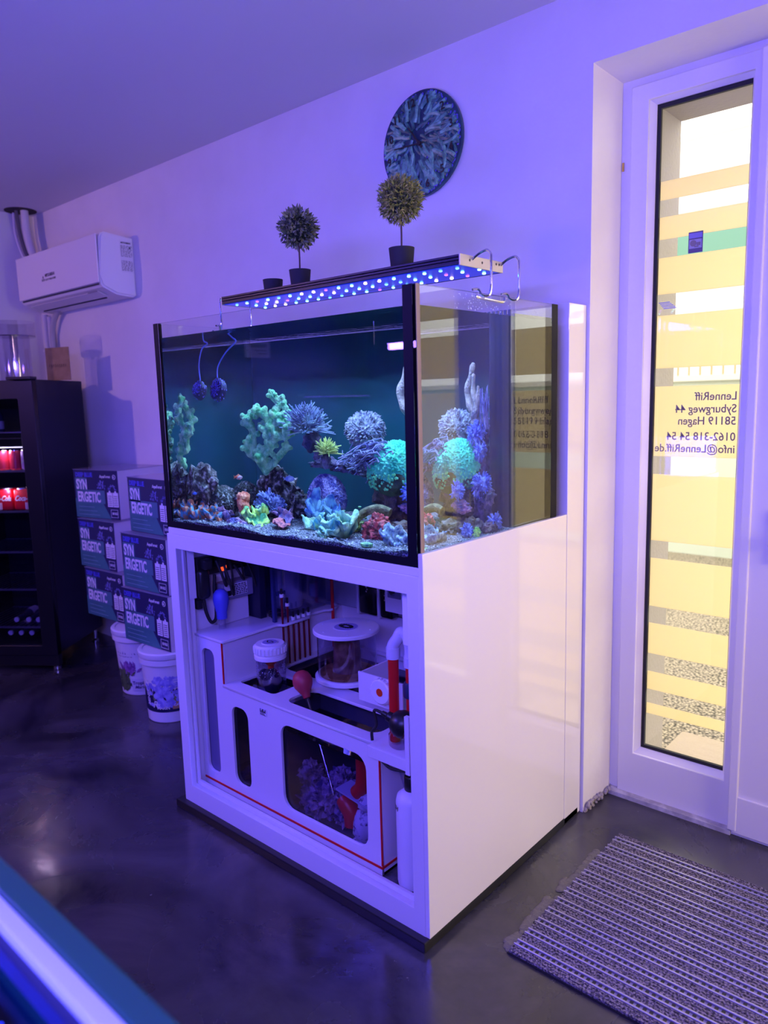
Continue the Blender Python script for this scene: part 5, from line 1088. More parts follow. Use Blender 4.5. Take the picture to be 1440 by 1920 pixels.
obj('second_run', MB().cyl((-4.895, 2.290, 0.0), (-4.895, 2.290, 2.08), 0.014, n=12), m_cond, DP, smooth=True)
obj('bent_hose', MB().tube(bez([(-4.70, 2.275, 2.115), (-4.75, 2.275, 2.09), (-4.80, 2.275, 2.05), (-4.85, 2.28, 1.97), (-4.86, 2.285, 1.88), (-4.87, 2.288, 1.80)], 6), 0.018, 10), mat('grey_hose', (0.42, 0.40, 0.46), 0.5), DP, smooth=True)
obj('pipe_clamp', MB().lathe([(0.026, 1.86), (0.028, 1.862), (0.028, 1.875), (0.026, 1.877)], (-4.945, 2.285, 0), 16), m_cond, DP)

# ================================================================== DRINKS FRIDGE (turned towards the camera)
FH, FW, FD = 1.655, 0.60, 0.555
FG = thing('drinks_fridge', 'tall black glass-door drinks fridge in the left corner', 'fridge', (-4.130, 1.800, 0), R(36), local=True)
m_fr = mat('fridge_black', (0.006, 0.006, 0.010), 0.35); m_fri = mat('fridge_inside', (0.010, 0.010, 0.016), 0.5)
obj('side_wall', MB().box(-0.025, 0.0, 0.045, FD, 0.10, FH, 0.003), m_fr, FG)
obj('side_wall', MB().box(-FW, -FW+0.025, 0.045, FD, 0.10, FH, 0.003), m_fr, FG)
obj('back_wall', MB().box(-FW+0.025, -0.025, FD-0.03, FD, 0.10, FH), m_fri, FG)
obj('top_board', MB().box(-FW+0.025, -0.025, 0.045, FD-0.03, FH-0.05, FH), m_fr, FG)
obj('base_board', MB().box(-FW+0.025, -0.025, 0.045, FD-0.03, 0.10, 0.14), m_fr, FG)
obj('kick_grille', MB().box(-FW, -0.0, 0.01, 0.05, 0.030, 0.095, 0.003), m_fr, FG)
dr_ = plate('door', rect(-FW, 0.0, 0.10, FH-0.01), [rrect(-FW+0.06, -0.085, 0.150, FH-0.10, 0.012)], 0.040, m_fr, MXZ(0.020), FG, bev=0.003)
obj('door_glass', MB().box(-FW+0.05, -0.075, 0.018, 0.024, 0.14, FH-0.09), pane_mat('fridge_glass', (0.80, 0.80, 0.92), 1.0), FG)
obj('door_trim', MB().box(-FW+0.07, -0.092, 0.002, 0.006, 1.335, 1.341), m_chrome, FG)
hb = MB(); hb.box(-0.14, 0.0, -0.006, 0.06, FH, FH+0.016, 0.003); obj('hinge_cover', hb, m_fr, FG)
for x, y in ((-0.03, 0.04), (-FW+0.03, 0.04), (-0.03, FD-0.05), (-FW+0.03, FD-0.05)):
    obj('caster', MB().lathe([(0.015, 0.0), (0.022, 0.004), (0.022, 0.022), (0.010, 0.030), (0.010, 0.101)], (x, y, 0), 14), m_chrome, FG, smooth=True)
for z in (1.145, 0.915, 0.68, 0.46, 0.235):
    s_ = MB()
    s_.box(-FW+0.03, -0.03, 0.07, 0.075, z, z+0.012)
    for k in range(18): s_.box(-FW+0.035+0.0305*k, -FW+0.038+0.0305*k, 0.07, FD-0.04, z, z+0.004)
    s_.box(-FW+0.03, -0.03, FD-0.05, FD-0.045, z, z+0.006)
    obj('wire_shelf', s_, mat('shelf_wire', (0.30, 0.30, 0.38), 0.3, metal=0.8), FG)
sh_ = MB(); sh_.box(-FW+0.03, -0.03, 0.065, 0.30, 1.365, 1.372); obj('glass_shelf', sh_, mat('shelf_wire', (0, 0, 0)), FG)
obj('light_strip', MB().box(-FW+0.06, -0.06, 0.075, 0.085, 1.283, 1.288), mat('strip_light', (1, 1, 1), 0.4, emit=(0.8, 0.75, 1.0), estr=2.5), FG)
def flocal(x, y, z):
    v = Matrix.Rotation(R(36), 4, 'Z') @ Vector((x, y, z)); return (FG.location.x+v.x, FG.location.y+v.y, z)
for z in (1.275, 1.04):
    l = bpy.data.lights.new('fridge_light', 'POINT'); l.energy = 1.1; l.color = (1.0, 0.75, 0.9); l.shadow_soft_size = 0.02
    o = bpy.data.objects.new('fridge_light', l); COL.objects.link(o); o.parent = FG; o.location = (-0.25, 0.08, z)
# drinks inside
def bottle_thing(name, label, cat, x, y, z, prof, m, parts, group=None):
    t = thing(name, label, cat, flocal(x, y, z), R(36), group, local=True)
    b = MB(); b.lathe(prof, (0, 0, 0), 24); obj('bottle_body', b, m, t, smooth=True)
    for nm, pr_, mm in parts: b = MB(); b.lathe(pr_, (0, 0, 0), 24); obj(nm, b, mm, t, smooth=True)
    return t
m_cola = mat('cola_red', (0.70, 0.010, 0.025), 0.35); m_pinkb = mat('pink_drink', (0.62, 0.03, 0.06), 0.3)
z0 = 1.372
for k, x in enumerate((-0.30, -0.40)):
    bottle_thing('glass_bottle', ('right' if k == 0 else 'left') + ' dark glass bottle with a small white label on the top fridge shelf', 'bottle', x, 0.14, z0, [(0.026, 0), (0.028, 0.004), (0.028, 0.095), (0.012, 0.125), (0.011, 0.16)], mat('bottle_smoke', (0.03, 0.03, 0.06), 0.1),
                 [('label', [(0.0285, 0.015), (0.0285, 0.060)], mat('label_cream', (0.55, 0.5, 0.5), 0.6)), ('bottle_cap', [(0.0125, 0.16), (0.0125, 0.172)], m_chrome)])
z1 = 1.157
for k, x in enumerate((-0.135, -0.205, -0.275, -0.345, -0.415, -0.485)):
    mm = m_pinkb if k else mat('violet_tin', (0.30, 0.16, 0.42), 0.35)
    nm = ('lilac drink can with green print at the right end of the upper shelf' if k == 0 else ['', 'rightmost', 'second from right', 'middle', 'second from left', 'leftmost'][k] + ' red drinks can on the upper fridge shelf')
    t = bottle_thing('drinks_can', nm, 'can', x, 0.115, z1, [(0.024, 0), (0.032, 0.006), (0.032, 0.098), (0.027, 0.108)], mm, [('can_rim', [(0.0275, 0.1075), (0.0275, 0.112)], m_chrome)], group=None if k == 0 else 'red cans on the upper fridge shelf')
    if k == 0:
        b = MB()
        for q in range(7): b.sphere((-0.018+0.006*q, -0.0315+0.00035*(q-3)**2, 0.040+0.006*(q % 3)), 0.0035, 0.001, 0.004, sub=1)
        obj('can_print', b, mat('can_green', (0.35, 0.65, 0.35), 0.4), t)
z2 = 0.927
for k, x in enumerate((-0.150, -0.305, -0.460)):
    t = thing('cola_pack', ('rightmost' if k == 0 else 'middle' if k == 1 else 'leftmost') + ' red shrink-wrapped multipack of cola cans with white script in the fridge', 'drinks pack', flocal(x, 0.14, z2), R(36), local=True)
    b = MB(); b.box(-0.072, 0.072, -0.055, 0.055, 0.0, 0.120, 0.010, 3); obj('pack_wrap', b, m_cola, t, smooth=True)
    for j in range(2):
        for i in range(1): 
            b = MB(); b.lathe([(0.028, 0.118), (0.026, 0.126)], (-0.034+0.068*j, -0.025, 0), 18); obj('can_top', b, m_alu, t)
    text('Coca-Cola', mat('script_white', (0.85, 0.8, 0.85), 0.4), (-0.066, -0.0560, 0.055), 0.042, sx=0.72, bold=0.0012, parent=t, tilt=0.5)
    b = MB(); b.box(-0.004, 0.002, -0.0562, -0.0552, 0.004, 0.045); b.box(0.006, 0.010, -0.0562, -0.0552, 0.004, 0.045); obj('bar_print', b, mat('script_white', (0, 0, 0)), t)
for k, (x, z) in enumerate(((-0.115, 0.170), (-0.205, 0.170), (-0.270, 0.170), (-0.335, 0.170), (-0.155, 0.250), (-0.215, 0.250), (-0.290, 0.250))):
    t = thing('wine_bottle', ['rightmost', 'second from right', 'third from right', 'leftmost', 'right', 'middle', 'left'][k] + ' dark wine bottle lying on the ' + ('lowest' if z < 0.2 else 'second lowest') + ' fridge shelf', 'bottle', flocal(x, 0.10, z+0.028), R(36), 'wine bottles lying on the ' + ('lowest' if z < 0.2 else 'second lowest') + ' fridge shelf', local=True)
    Mr = Matrix.Rotation(-pi/2, 4, 'X')
    b = MB(); b.lathe([(0.013, 0.0), (0.0135, 0.06), (0.030, 0.11), (0.030, 0.28)], (0, 0, 0), 20, Mr); obj('bottle_body', b, mat('bottle_smoke', (0, 0, 0)), t, smooth=True)
    b = MB(); b.lathe([(0.0145, -0.002), (0.0145, 0.008)], (0, 0, 0), 20, Mr); obj('foil_cap', b, mat('foil_cap', (0.55, 0.5, 0.6), 0.4), t)
    b = MB(); b.lathe([(0.0305, 0.13), (0.0305, 0.20)], (0, 0, 0), 20, Mr); obj('label', b, mat('label_cream', (0, 0, 0)), t, smooth=True)
# on top of the fridge
cd = thing('cardboard_sheet', 'brown cardboard square with faint handwriting leaning on top of the fridge', 'cardboard', flocal(-0.02, 0.33, FH), R(20), local=True)
obj('sheet', MB().box(-0.088, 0.088, 0, 0.006, 0.001, 0.190, 0.001), mat('cardboard', (0.30, 0.19, 0.09), 0.85, col2=(0.36, 0.23, 0.12), nscale=20), cd)
sm = MB(); rnd = random.Random(2)
for k in range(9):
    x = -0.065+0.015*k; sm.tube([(x, -0.0008, 0.070+rnd.uniform(0, 0.01)), (x+0.004, -0.0008, 0.095), (x+0.008, -0.0008, 0.075+rnd.uniform(0, 0.01))], 0.0009, 4)
obj('handwriting', sm, mat('pencil', (0.14, 0.09, 0.05), 0.8), cd)
cy = thing('clear_cylinder', 'clear acrylic cylinder with wide rim standing on the fridge', 'cylinder', flocal(-0.24, 0.27, FH+0.0), 0, local=True)
b = MB(); b.lathe([(0.085, 0.001), (0.085, 0.26)], (0, 0, 0), 40, cap=False); obj('tube_wall', b, m_clear, cy, smooth=True)
b = MB(); b.lathe([(0.115, 0.255), (0.118, 0.258), (0.118, 0.335)], (0, 0, 0), 40, cap=False); obj('rim_band', b, m_clear, cy, smooth=True)
b = MB(); b.lathe([(0.118, 0.250), (0.118, 0.255)], (0, 0, 0), 40); obj('rim_plate', b, m_clear, cy)
obj('inner_tube', MB().lathe([(0.022, 0.002), (0.022, 0.25)], (0, 0, 0), 20, cap=False), m_clear, cy, smooth=True)

# ================================================================== SALT BUCKETS AND BOXES
m_bk = mat('bucket_white', (0.74, 0.72, 0.78), 0.38)
def bucket(label, c, h, rt, rb_, rz):
    t = thing('salt_bucket', label, 'bucket', (c[0], c[1], 0), R(rz), local=True)
    b = MB(); b.lathe([(rb_-0.004, 0), (rb_, 0.004), (rt, h-0.035), (rt+0.001, h-0.03)], (0, 0, 0), 48); obj('bucket_body', b, m_bk, t, smooth=True)
    b = MB(); b.lathe([(rt+0.006, h-0.062), (rt+0.008, h-0.060), (rt+0.008, h-0.034), (rt+0.004, h-0.033)], (0, 0, 0), 48); obj('rim_collar', b, m_bk, t, smooth=True)
    b = MB(); b.lathe([(rt+0.010, h-0.030), (rt+0.012, h-0.026), (rt+0.012, h-0.006), (rt+0.006, h), (rt-0.01, h), (rt-0.012, h-0.004)], (0, 0, 0), 48); obj('bucket_lid', b, m_bk, t, smooth=True)
    return t
def wrap(fn, h, rt, rb_, z):    # radius at height z
    return rb_ + (rt-rb_)*z/h
def curved(parent, name, m, h, rt, rb_, z0, z1, a0, a1, off=0.0008, n=16):
    b = MB(); v = b.bm
    P0 = [v.verts.new((( wrap(0, h, rt, rb_, z0)+off)*cos(R(a0+(a1-a0)*i/n)), (wrap(0, h, rt, rb_, z0)+off)*sin(R(a0+(a1-a0)*i/n)), z0)) for i in range(n+1)]
    P1 = [v.verts.new((( wrap(0, h, rt, rb_, z1)+off)*cos(R(a0+(a1-a0)*i/n)), (wrap(0, h, rt, rb_, z1)+off)*sin(R(a0+(a1-a0)*i/n)), z1)) for i in range(n+1)]
    for i in range(n): v.faces.new((P0[i], P0[i+1], P1[i+1], P1[i]))
    return obj(name, b, m, parent, smooth=True)
def curve_text(parent, body, m, size, h, rt, rb_, z, a_start, bold=0.0, tilt=0.0, sx=1.0, vert=False, off=0.0012):
    cu = bpy.data.curves.new('t', 'FONT'); cu.body = body; cu.size = size; cu.extrude = 0.0002; cu.offset = bold; cu.shear = tilt; cu.resolution_u = 3
    o = conv(cu, 'lettering', m, Matrix.Diagonal((sx, 1, 1, 1)) if not vert else Matrix.Rotation(pi/2, 4, 'Z'), None); o.parent = parent; o.location = (0, 0, 0)
    for v in o.data.vertices:
        zz = z + v.co.y; r_ = wrap(0, h, rt, rb_, zz)+off+v.co.z; a = R(a_start) + v.co.x/r_; v.co = (r_*cos(a), r_*sin(a), zz)
    return o
# camera-facing side of a bucket is around azimuth -38 degrees .. (towards +x -y)
H1, RT1, RB1 = 0.356, 0.142, 0.118
B1 = bucket('white sea salt bucket with purple flower print under the left box stack', (-3.512, 1.985), H1, RT1, RB1, 0)
m_prt = mat('print_purple', (0.05, 0.02, 0.16), 0.5)
curve_text(B1, 'Pro-Reef', m_prt, 0.026, H1, RT1, RB1, 0.262, -98, 0.0004, 0.3)
curve_text(B1, 'Meersalz / Sea Salt', m_prt, 0.032, H1, RT1, RB1, 0.228, -104, 0.0006, 0.3, 0.8)
curve_text(B1, 'for reef aquarium use', m_prt, 0.011, H1, RT1, RB1, 0.212, -96)
def petals(parent, h, rt, rb_, za, zb, az, n, m, seed, name, w_=0.010, L=0.045, sp=20):
    r_ = random.Random(seed); b = MB()
    for k in range(n):
        t = r_.random(); a = az + r_.gauss(0, sp); z = za+(zb-za)*t; th = r_.uniform(0.6, 2.5); pts = []
        quad = [(0, -w_*0.3), (L*0.5, -w_*0.6), (L, 0), (L*0.5, w_*0.6), (0, w_*0.3)]
        vs = []
        for (u, q) in quad:
            du = u*cos(th)-q*sin(th); dz = u*sin(th)+q*cos(th); zz = max(0.005, z+dz); rr_ = wrap(0, h, rt, rb_, zz)+0.0012+0.00002*k; aa = R(a)+du/rr_; vs.append(b.bm.verts.new((rr_*cos(aa), rr_*sin(aa), zz)))
        b.bm.faces.new(vs)
    return stuff(obj(name, b, m, parent))
m_fl = mat('flower_purple', (0.18, 0.05, 0.26), 0.5, col2=(0.34, 0.14, 0.42), nscale=60); m_lf = mat('flower_green', (0.05, 0.08, 0.04), 0.5, col2=(0.12, 0.17, 0.06), nscale=40)
petals(B1, H1, RT1, RB1, 0.02, 0.12, -84, 130, m_lf, 1, 'leaf_print', sp=9, L=0.035); petals(B1, H1, RT1, RB1, 0.11, 0.165, -70, 90, m_fl, 2, 'flower_print', sp=9, L=0.032)
petals(B1, H1, RT1, RB1, 0.01, 0.06, -14, 90, m_lf, 3, 'leaf_print', sp=8, L=0.035); petals(B1, H1, RT1, RB1, 0.05, 0.10, -2, 70, m_fl, 4, 'flower_print', sp=7, L=0.03)
pl_ = curved(B1, 'label_patch', mat('label_lilac', (0, 0, 0)), H1, RT1, RB1, 0.030, 0.095, -62, -30, 0.004)
curve_text(B1, 'Tropic', m_prt, 0.026, H1, RT1, RB1, 0.064, -60, 0.0005, off=0.0052); curve_text(B1, 'Marin', m_prt, 0.024, H1, RT1, RB1, 0.042, -55, 0.0003, 0.3, off=0.0052)
H2, RT2, RB2 = 0.350, 0.130, 0.112
B2 = bucket('white lidded bucket with dark coral photo label under the right box stack', (-3.095, 1.880), H2, RT2, RB2, 0)
curved(B2, 'photo_label', mat('label_night', (0.008, 0.008, 0.06), 0.4), H2, RT2, RB2, 0.055, 0.235, -140, 40, 0.0008, 30)
petals(B2, H2, RT2, RB2, 0.08, 0.22, -40, 150, mat('polyp_lilac', (0.22, 0.20, 0.62), 0.5, col2=(0.42, 0.40, 0.80), nscale=40), 5, 'polyp_print', w_=0.020, L=0.022, sp=20)
petals(B2, H2, RT2, RB2, 0.08, 0.22, -42, 45, mat('polyp_green', (0.20, 0.28, 0.12), 0.5), 6, 'stem_print', w_=0.010, L=0.018, sp=17)
m_wp = mat('white_print', (0.78, 0.76, 0.82), 0.5)
curve_text(B2, 'FAUNA', m_wp, 0.020, H2, RT2, RB2, 0.090, -66, 0.0006, off=0.003); curve_text(B2, 'MARIN', m_wp, 0.020, H2, RT2, RB2, 0.072, -66, 0.0006, off=0.003)
curve_text(B2, 'R', m_wp, 0.050, H2, RT2, RB2, 0.078, -78, 0.0003, 0.3, off=0.003)
curve_text(B2, 'MINERALS', m_wp, 0.028, H2, RT2, RB2, 0.090, -84, 0.0006, vert=True, off=0.003)
for k in range(5): curved(B2, 'text_line', m_wp, H2, RT2, RB2, 0.215-0.011*k, 0.219-0.011*k, -36, -8-3*(k % 2), 0.003, 6)
curved(B2, 'orange_square', mat('ochre_print', (0.48, 0.27, 0.12), 0.5), H2, RT2, RB2, 0.070, 0.105, -30, -12, 0.003, 5)
curve_text(B2, 'CA', m_wp, 0.016, H2, RT2, RB2, 0.085, -27, 0.0005, off=0.004)

m_bxs = mat('carton_side', (0.72, 0.68, 0.74), 0.55); m_bxf = mat('carton_navy', (0.012, 0.012, 0.075), 0.4); m_bxt = mat('carton_top', (0.24, 0.22, 0.32), 0.12)
m_bg = mat('carton_teal', (0.035, 0.14, 0.16), 0.45, col2=(0.05, 0.19, 0.20), nscale=6); m_bl = mat('print_blue', (0.07, 0.07, 0.55), 0.4); m_gl = mat('print_glow', (0.07, 0.18, 0.24), 0.5)
def carton(label, x, y, z, rz, wd=0.365, h=0.2675, dp=0.30, group=None):
    t = thing('salt_box', label, 'box', (x, y, z), R(rz), local=True)      # origin: front-left bottom corner
    obj('carton_body', MB().box(0, wd, 0.0015, dp, 0.0008, h-0.0015, 0.002), m_bxs, t)
    obj('carton_lid', MB().box(-0.003, wd+0.003, -0.002, dp+0.003, h-0.0015, h+0.0005), m_bxt, t)
    obj('front_print', MB().box(0.0005, wd-0.0005, 0.0, 0.0015, 0.002, h-0.002), m_bxf, t)
    b = MB(); b.prism([(0.001, -0.0003, 0.003), (wd*0.80, -0.0003, 0.003), (wd*0.62, -0.0003, h*0.36), (wd*0.62, -0.0003, h*0.40), (0.001, -0.0003, h*0.40)], (0, 0.0003, 0)); obj('teal_field', b, m_bg, t)
    b = MB(); b.prism([(0.012, -0.0005, h*0.56), (wd*0.30, -0.0005, h*0.56), (wd*0.30, -0.0005, h*0.83), (0.012, -0.0005, h*0.83)], (0, 0.0002, 0)); b.prism([(0.012, -0.0005, h*0.31), (wd*0.69, -0.0005, h*0.31), (wd*0.69, -0.0005, h*0.585), (0.012, -0.0005, h*0.585)], (0, 0.0002, 0)); obj('lettering_shadow', b, m_gl, t)
    text('DEEP BLUE', m_bl, (0.018, -0.0012, h*0.855), 0.032, sx=0.88, bold=0.0016, parent=t)
    text('SYN', m_wp, (0.020, -0.0014, h*0.60), 0.076, sx=0.62, bold=0.0022, parent=t)
    text('ERGETIC', m_wp, (0.024, -0.0014, h*0.345), 0.076, sx=0.62, bold=0.0022, parent=t)
    text('AquaForest', m_wp, (wd*0.60, -0.0012, h*0.845), 0.021, bold=0.0003, sx=0.85, parent=t, tilt=0.15)
    b = MB(); b.lathe([(0.013, 0), (0.013, 0.0006)], (wd*0.92, -0.0005, h*0.865), 24, Matrix.Rotation(pi/2, 4, 'X')); rg = obj('logo_disc', b, m_wp, t)
    b = MB(); b.lathe([(0.0095, 0), (0.0095, 0.0006)], (wd*0.92, -0.0012, h*0.865), 24, Matrix.Rotation(pi/2, 4, 'X')); obj('logo_centre', b, m_bxf, t)
    text('a', m_wp, (wd*0.92-0.006, -0.0022, h*0.848), 0.020, bold=0.0006, parent=t)
    r_ = random.Random(9); b = MB()
    for k in range(46):
        cx_ = wd*(0.56+0.10*r_.random()*1.2)+r_.gauss(0, 0.006); cz_ = h*(0.60+0.17*r_.random()); b.box(cx_, cx_+0.004, -0.0009, -0.0005, cz_, cz_+r_.uniform(0.003, 0.012))
    for k in range(40):
        a = r_.uniform(0, pi); rr_ = 0.030*r_.uniform(0.6, 1.0); b.box(wd*0.855+rr_*cos(a), wd*0.855+rr_*cos(a)+0.005, -0.0009, -0.0005, h*0.60+rr_*0.9*sin(a), h*0.60+rr_*0.9*sin(a)+0.004)
    stuff(obj('coral_print', b, mat('print_mist', (0.22, 0.22, 0.60), 0.5), t))
    for k in range(2):
        x0 = wd*(0.745+0.125*k); b = MB(); b.box(x0, x0+0.040, -0.0010, -0.0005, h*0.26, h*0.55, 0); b.prism([(x0+0.012, -0.0010, h*0.55), (x0+0.028, -0.0010, h*0.55), (x0+0.024, -0.0010, h*0.59), (x0+0.016, -0.0010, h*0.59)], (0, 0.0005, 0)); c_ = obj('clipboard_icon', b, m_wp, t)
        b = MB()
        for q in range(6): b.box(x0+0.005, x0+0.034, -0.0014, -0.0010, h*0.29+0.0098*q, h*0.29+0.0098*q+0.003)
        obj('icon_lines', b, m_bxf, c_)
    b = MB()
    for k in range(3): b.box(0.025, wd*(0.55-0.06*k), -0.0010, -0.0004, h*(0.07+0.08*k), h*(0.07+0.08*k)+0.002)
    obj('small_print', b, mat('print_pale_teal', (0.22, 0.36, 0.42), 0.5), t)
    b = MB(); x0, x1, zA, zB = wd*0.80, wd*0.955, h*0.045, h*0.20
    for a, c_, d, e in ((x0, x1, zA, zA+0.0018), (x0, x1, zB, zB+0.0018), (x0, x0+0.0018, zA, zB), (x1-0.0018, x1, zA, zB)): b.box(a, c_, -0.0010, -0.0004, d, e)
    obj('weight_frame', b, m_wp, t)
    text('18 KG', m_wp, (x0+0.008, -0.0012, zA+0.016), 0.018, bold=0.0005, sx=0.9, parent=t)
    return t
S = 0.268
carton('sea salt box at the bottom of the left stack, resting on the flower-print bucket', -3.925, 1.905, 0.3565, 2.5, wd=0.372)
carton('sea salt box in the middle of the left stack', -3.975, 1.915, 0.3565+S, 4, wd=0.345)
carton('sea salt box on top of the left stack, its lid showing', -4.010, 1.930, 0.3565+2*S, 12, wd=0.350, dp=0.33)
carton('sea salt box at the bottom of the right stack, next to the cabinet', -3.350, 1.805, 0.3505, 3, wd=0.372, dp=0.29)
carton('sea salt box in the middle of the right stack', -3.355, 1.825, 0.3505+S, 2, wd=0.372, dp=0.29)
carton('sea salt box on top of the right stack, half behind the aquarium', -3.360, 1.885, 0.3505+2*S, 0, wd=0.372, dp=0.29)

# ================================================================== ENTRANCE MAT
MX0, MX1, MY0, MY1 = -0.980, 0.45, 1.556, 2.265
MT = thing('entrance_mat', 'grey ribbed aluminium entrance mat on the concrete floor', 'mat', ((MX0+MX1)/2, (MY0+MY1)/2, 0))
obj('mat_base', MB().box(MX0, MX1, MY0, MY1, 0.0005, 0.004), m_rub, MT)
NR = 12; pitch = (MY1-MY0)/(NR+0.5)
m_carp = mat('carpet_insert', (0.05, 0.045, 0.06), 0.95, col2=(0.38, 0.34, 0.36), nscale=170, ramp=(0.42, 0.60), bump=1.0, bscale=200)
m_rail = mat('mat_rail', (0.42, 0.40, 0.48), 0.38, metal=0.7)
def ridge_strip():
    b = MB(); n_ = 4
    return b
for k in range(NR+1):
    y = MY0 + 0.002 + pitch*k
    b = MB(); wd_ = pitch*0.50 if k < NR else MY1-y-0.003
    nr = 5
    for q in range(nr): b.box(MX0+0.003, MX1-0.003, y+wd_*q/nr+0.0004, y+wd_*(q+1)/nr-0.0006, 0.004, 0.0125-0.0015*(q % 2), 0.0012, 1)
    obj('carpet_strip', b, m_carp, MT)
    if k == NR: break
    for yy in (y+pitch*0.52, y+pitch*0.86):
        obj('rail', MB().box(MX0+0.001, MX1-0.001, yy, yy+pitch*0.10, 0.004, 0.0135, 0.001, 1), m_rail, MT)
    b = MB(); b.box(MX0+0.002, MX1-0.002, y+pitch*0.63, y+pitch*0.85, 0.004, 0.0075)
    obj('rubber_channel', b, mat('channel_grey', (0.30, 0.28, 0.36), 0.5), MT)
    b = MB(); x = MX0+0.012
    while x < MX1-0.015: b.box(x, x+0.0085, y+pitch*0.645, y+pitch*0.835, 0.0075, 0.0110, 0.001, 1); x += 0.0165
    stuff(obj('rubber_stud', b, m_rub, MT))
sl_ = MB(); rnd = random.Random(3)
for k in range(70):
    t = rnd.random(); sl_.sphere((MX0-0.012+rnd.gauss(0, 0.006)-0.02*sin(pi*t)**2*0.5, MY0+0.02+t*(MY1-MY0-0.15), 0.0015), rnd.uniform(0.006, 0.016), rnd.uniform(0.012, 0.03), 0.0028, 2)
tag(stuff(obj('floor_filler', sl_, mat('filler_grey', (0.13, 0.12, 0.11), 0.45, bump=0.5, bscale=60), smooth=True)), 'smeared beige filler ridge along the left edge of the mat', 'filler')

# ================================================================== FOREGROUND FRAG TANK
GT = thing('frag_tank', 'low open glass coral tank glowing blue in the bottom left foreground', 'aquarium', (-0.9, 0.0, 0))
gx0, gx1, gy0, gy1, gz0, gz1 = -1.75, 0.35, -0.45, 0.312, 0.42, 0.95
m_gg = mat('green_edge_glass', (0.02, 0.09, 0.07), 0.25); m_rimw = mat('white_rim', (0.55, 0.58, 0.80), 0.4)
obj('front_glass', MB().box(gx0, gx1, gy1-0.030, gy1, gz0, gz1, 0.003), m_gg, GT)
obj('left_glass', MB().box(gx0, gx0+0.02, gy0, gy1-0.030, gz0, gz1), m_gg, GT)
obj('right_glass', MB().box(gx1-0.02, gx1, gy0, gy1-0.030, gz0, gz1), m_gg, GT)
obj('back_glass', MB().box(gx0+0.02, gx1-0.02, gy0, gy0+0.02, gz0, gz1), m_gg, GT)
obj('rim_strip', MB().box(gx0+0.02, gx1-0.02, gy1-0.050, gy1-0.031, gz1-0.02, gz1-0.001, 0.002), m_rimw, GT)
obj('rim_groove', MB().box(gx0+0.02, gx1-0.02, gy1-0.060, gy1-0.0505, gz1-0.04, gz1-0.015), mat('navy_plastic', (0, 0, 0)), GT)
obj('tray', MB().box(gx0+0.02, gx1-0.02, gy0+0.02, gy1-0.0605, gz1-0.14, gz1-0.125), mat('pale_tray', (0.50, 0.55, 0.80), 0.5), GT)
obj('tank_base', MB().box(gx0+0.02, gx1-0.02, gy0+0.02, gy1-0.03, gz0, gz0+0.02), m_gg, GT)
er = MB()
for k in range(26): er.box(gx0+0.4+0.05*k, gx0+0.404+0.05*k, gy0+0.03, gy1-0.062, gz1-0.125, gz1-0.11)
for k in range(12): er.box(gx0+0.3, gx1-0.03, gy0+0.05+0.05*k, gy0+0.054+0.05*k, gz1-0.125, gz1-0.11)
stuff(obj('frag_rack', er, m_rimw, GT))
st_ = obj('stand', MB().box(gx0+0.02, gx1-0.02, gy0+0.02, gy1-0.02, 0.0, gz0-0.001, 0.004), mat('stand_dark', (0.03, 0.03, 0.05), 0.5), GT)
wt = MB(); wt.poly([(gx0+0.021, gy0+0.021, gz1-0.055), (gx1-0.021, gy0+0.021, gz1-0.055), (gx1-0.021, gy1-0.061, gz1-0.055), (gx0+0.021, gy1-0.061, gz1-0.055)])
stuff(obj('water', wt, m_wsurf2, GT))
rnd = random.Random(44)
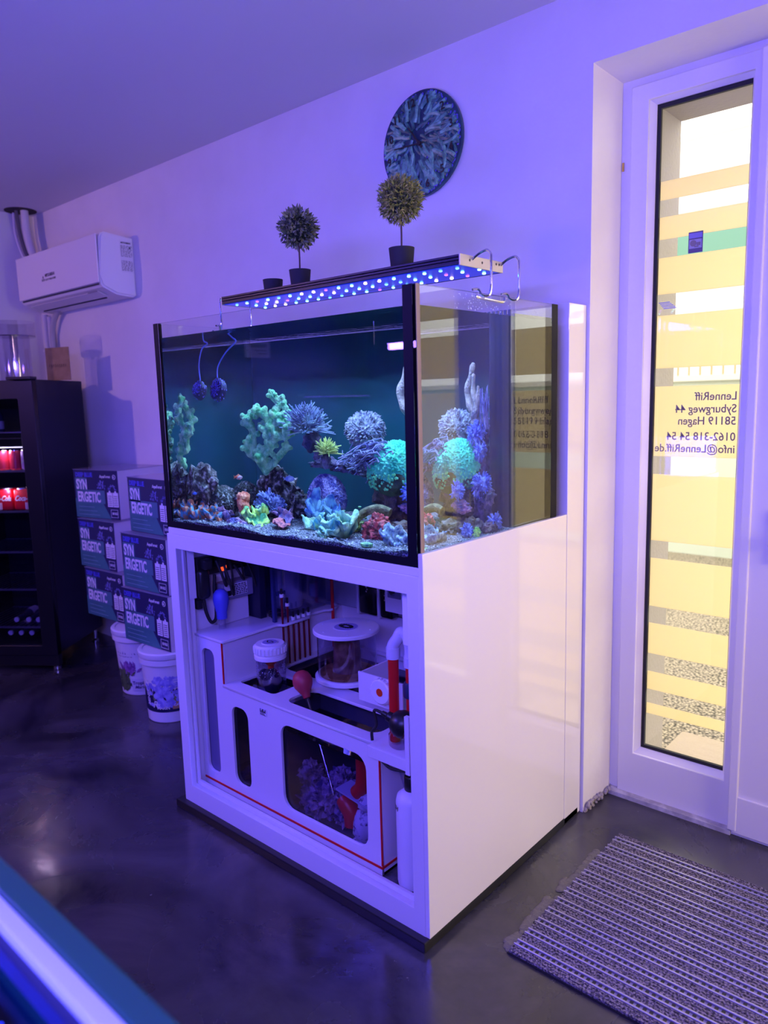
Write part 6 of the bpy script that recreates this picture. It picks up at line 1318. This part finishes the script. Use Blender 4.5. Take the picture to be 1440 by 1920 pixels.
for k, (x, y, lab) in enumerate(((-0.905, 0.215, 'upper blue coral frag at the left edge inside the foreground tank'), (-0.835, 0.175, 'lower blue coral frag at the bottom left corner inside the foreground tank'), (-0.745, 0.195, 'right-hand teal coral frag inside the foreground tank'))):
    t = thing('coral_frag', lab, 'coral', (x, y, gz1-0.11), 0, 'coral frags in the foreground tank')
    obj('plug', MB().lathe([(0.008, gz1-0.11), (0.013, gz1-0.105), (0.013, gz1-0.100)], (x, y, 0), 14), m_rimw, t, smooth=True)
    b = MB(); b.sphere((x, y, gz1-0.088), 0.020, 0.018, 0.014, 3, disp=frac(2.2, 0.5)); obj('polyps', b, [m_bv, m_bv, m_tealb][k], t, smooth=True)
for j, (xx) in enumerate((-0.80, -0.45)):
    l = bpy.data.lights.new('frag_lamp', 'AREA'); l.shape = 'DISK'; l.size = 0.10; l.energy = 13.0; l.color = (0.12, 0.16, 1.0)
    o = bpy.data.objects.new('frag_lamp', l); COL.objects.link(o); o.location = (xx, -0.12, 1.35); o.rotation_euler = (R(-35), 0, 0)

# ================================================================== MIRRORED IN THE FRONT PANE
nt_ = thing('wall_notice', 'white paper notice on the dark left wall, mirrored in the aquarium front', 'notice', (XL+0.025, -1.23, 1.94))
obj('paper', MB().box(XL+0.0205, XL+0.022, -1.36, -1.10, 1.87, 2.01), mat('paper_white', (0.8, 0.8, 0.85), 0.6, emit=None), nt_)
b = MB(); b.box(XL+0.022, XL+0.0225, -1.33, -1.15, 1.955, 1.985); b.box(XL+0.022, XL+0.0225, -1.33, -1.20, 1.925, 1.935); b.box(XL+0.022, XL+0.0225, -1.33, -1.22, 1.90, 1.91)
obj('print_bars', b, m_ink, nt_)
lb_ = thing('led_bar', 'dark lamp bar with a row of violet diodes, mirrored in the aquarium front', 'lamp', (-4.97, -2.1, 1.53))
obj('bar_body', MB().box(-5.035, -4.95, -2.55, -1.66, 1.535, 1.56, 0.003), m_black, lb_)
b = MB()
for k in range(28): b.sphere((-4.955, -2.52+0.031*k, 1.532), 0.006, 0.009, 0.004, sub=1)
stuff(obj('violet_diodes', b, mat('diode_violet', (0, 0, 0)), lb_))

kt = curve_text(KH, 'KH', m_black, 0.020, 1.0, 0.046, 0.046, 0.330-KH.location.z, -142, 0.0003, 0.2); kt.location = (kc2[0]-KH.location.x, kc2[1]-KH.location.y, 0)
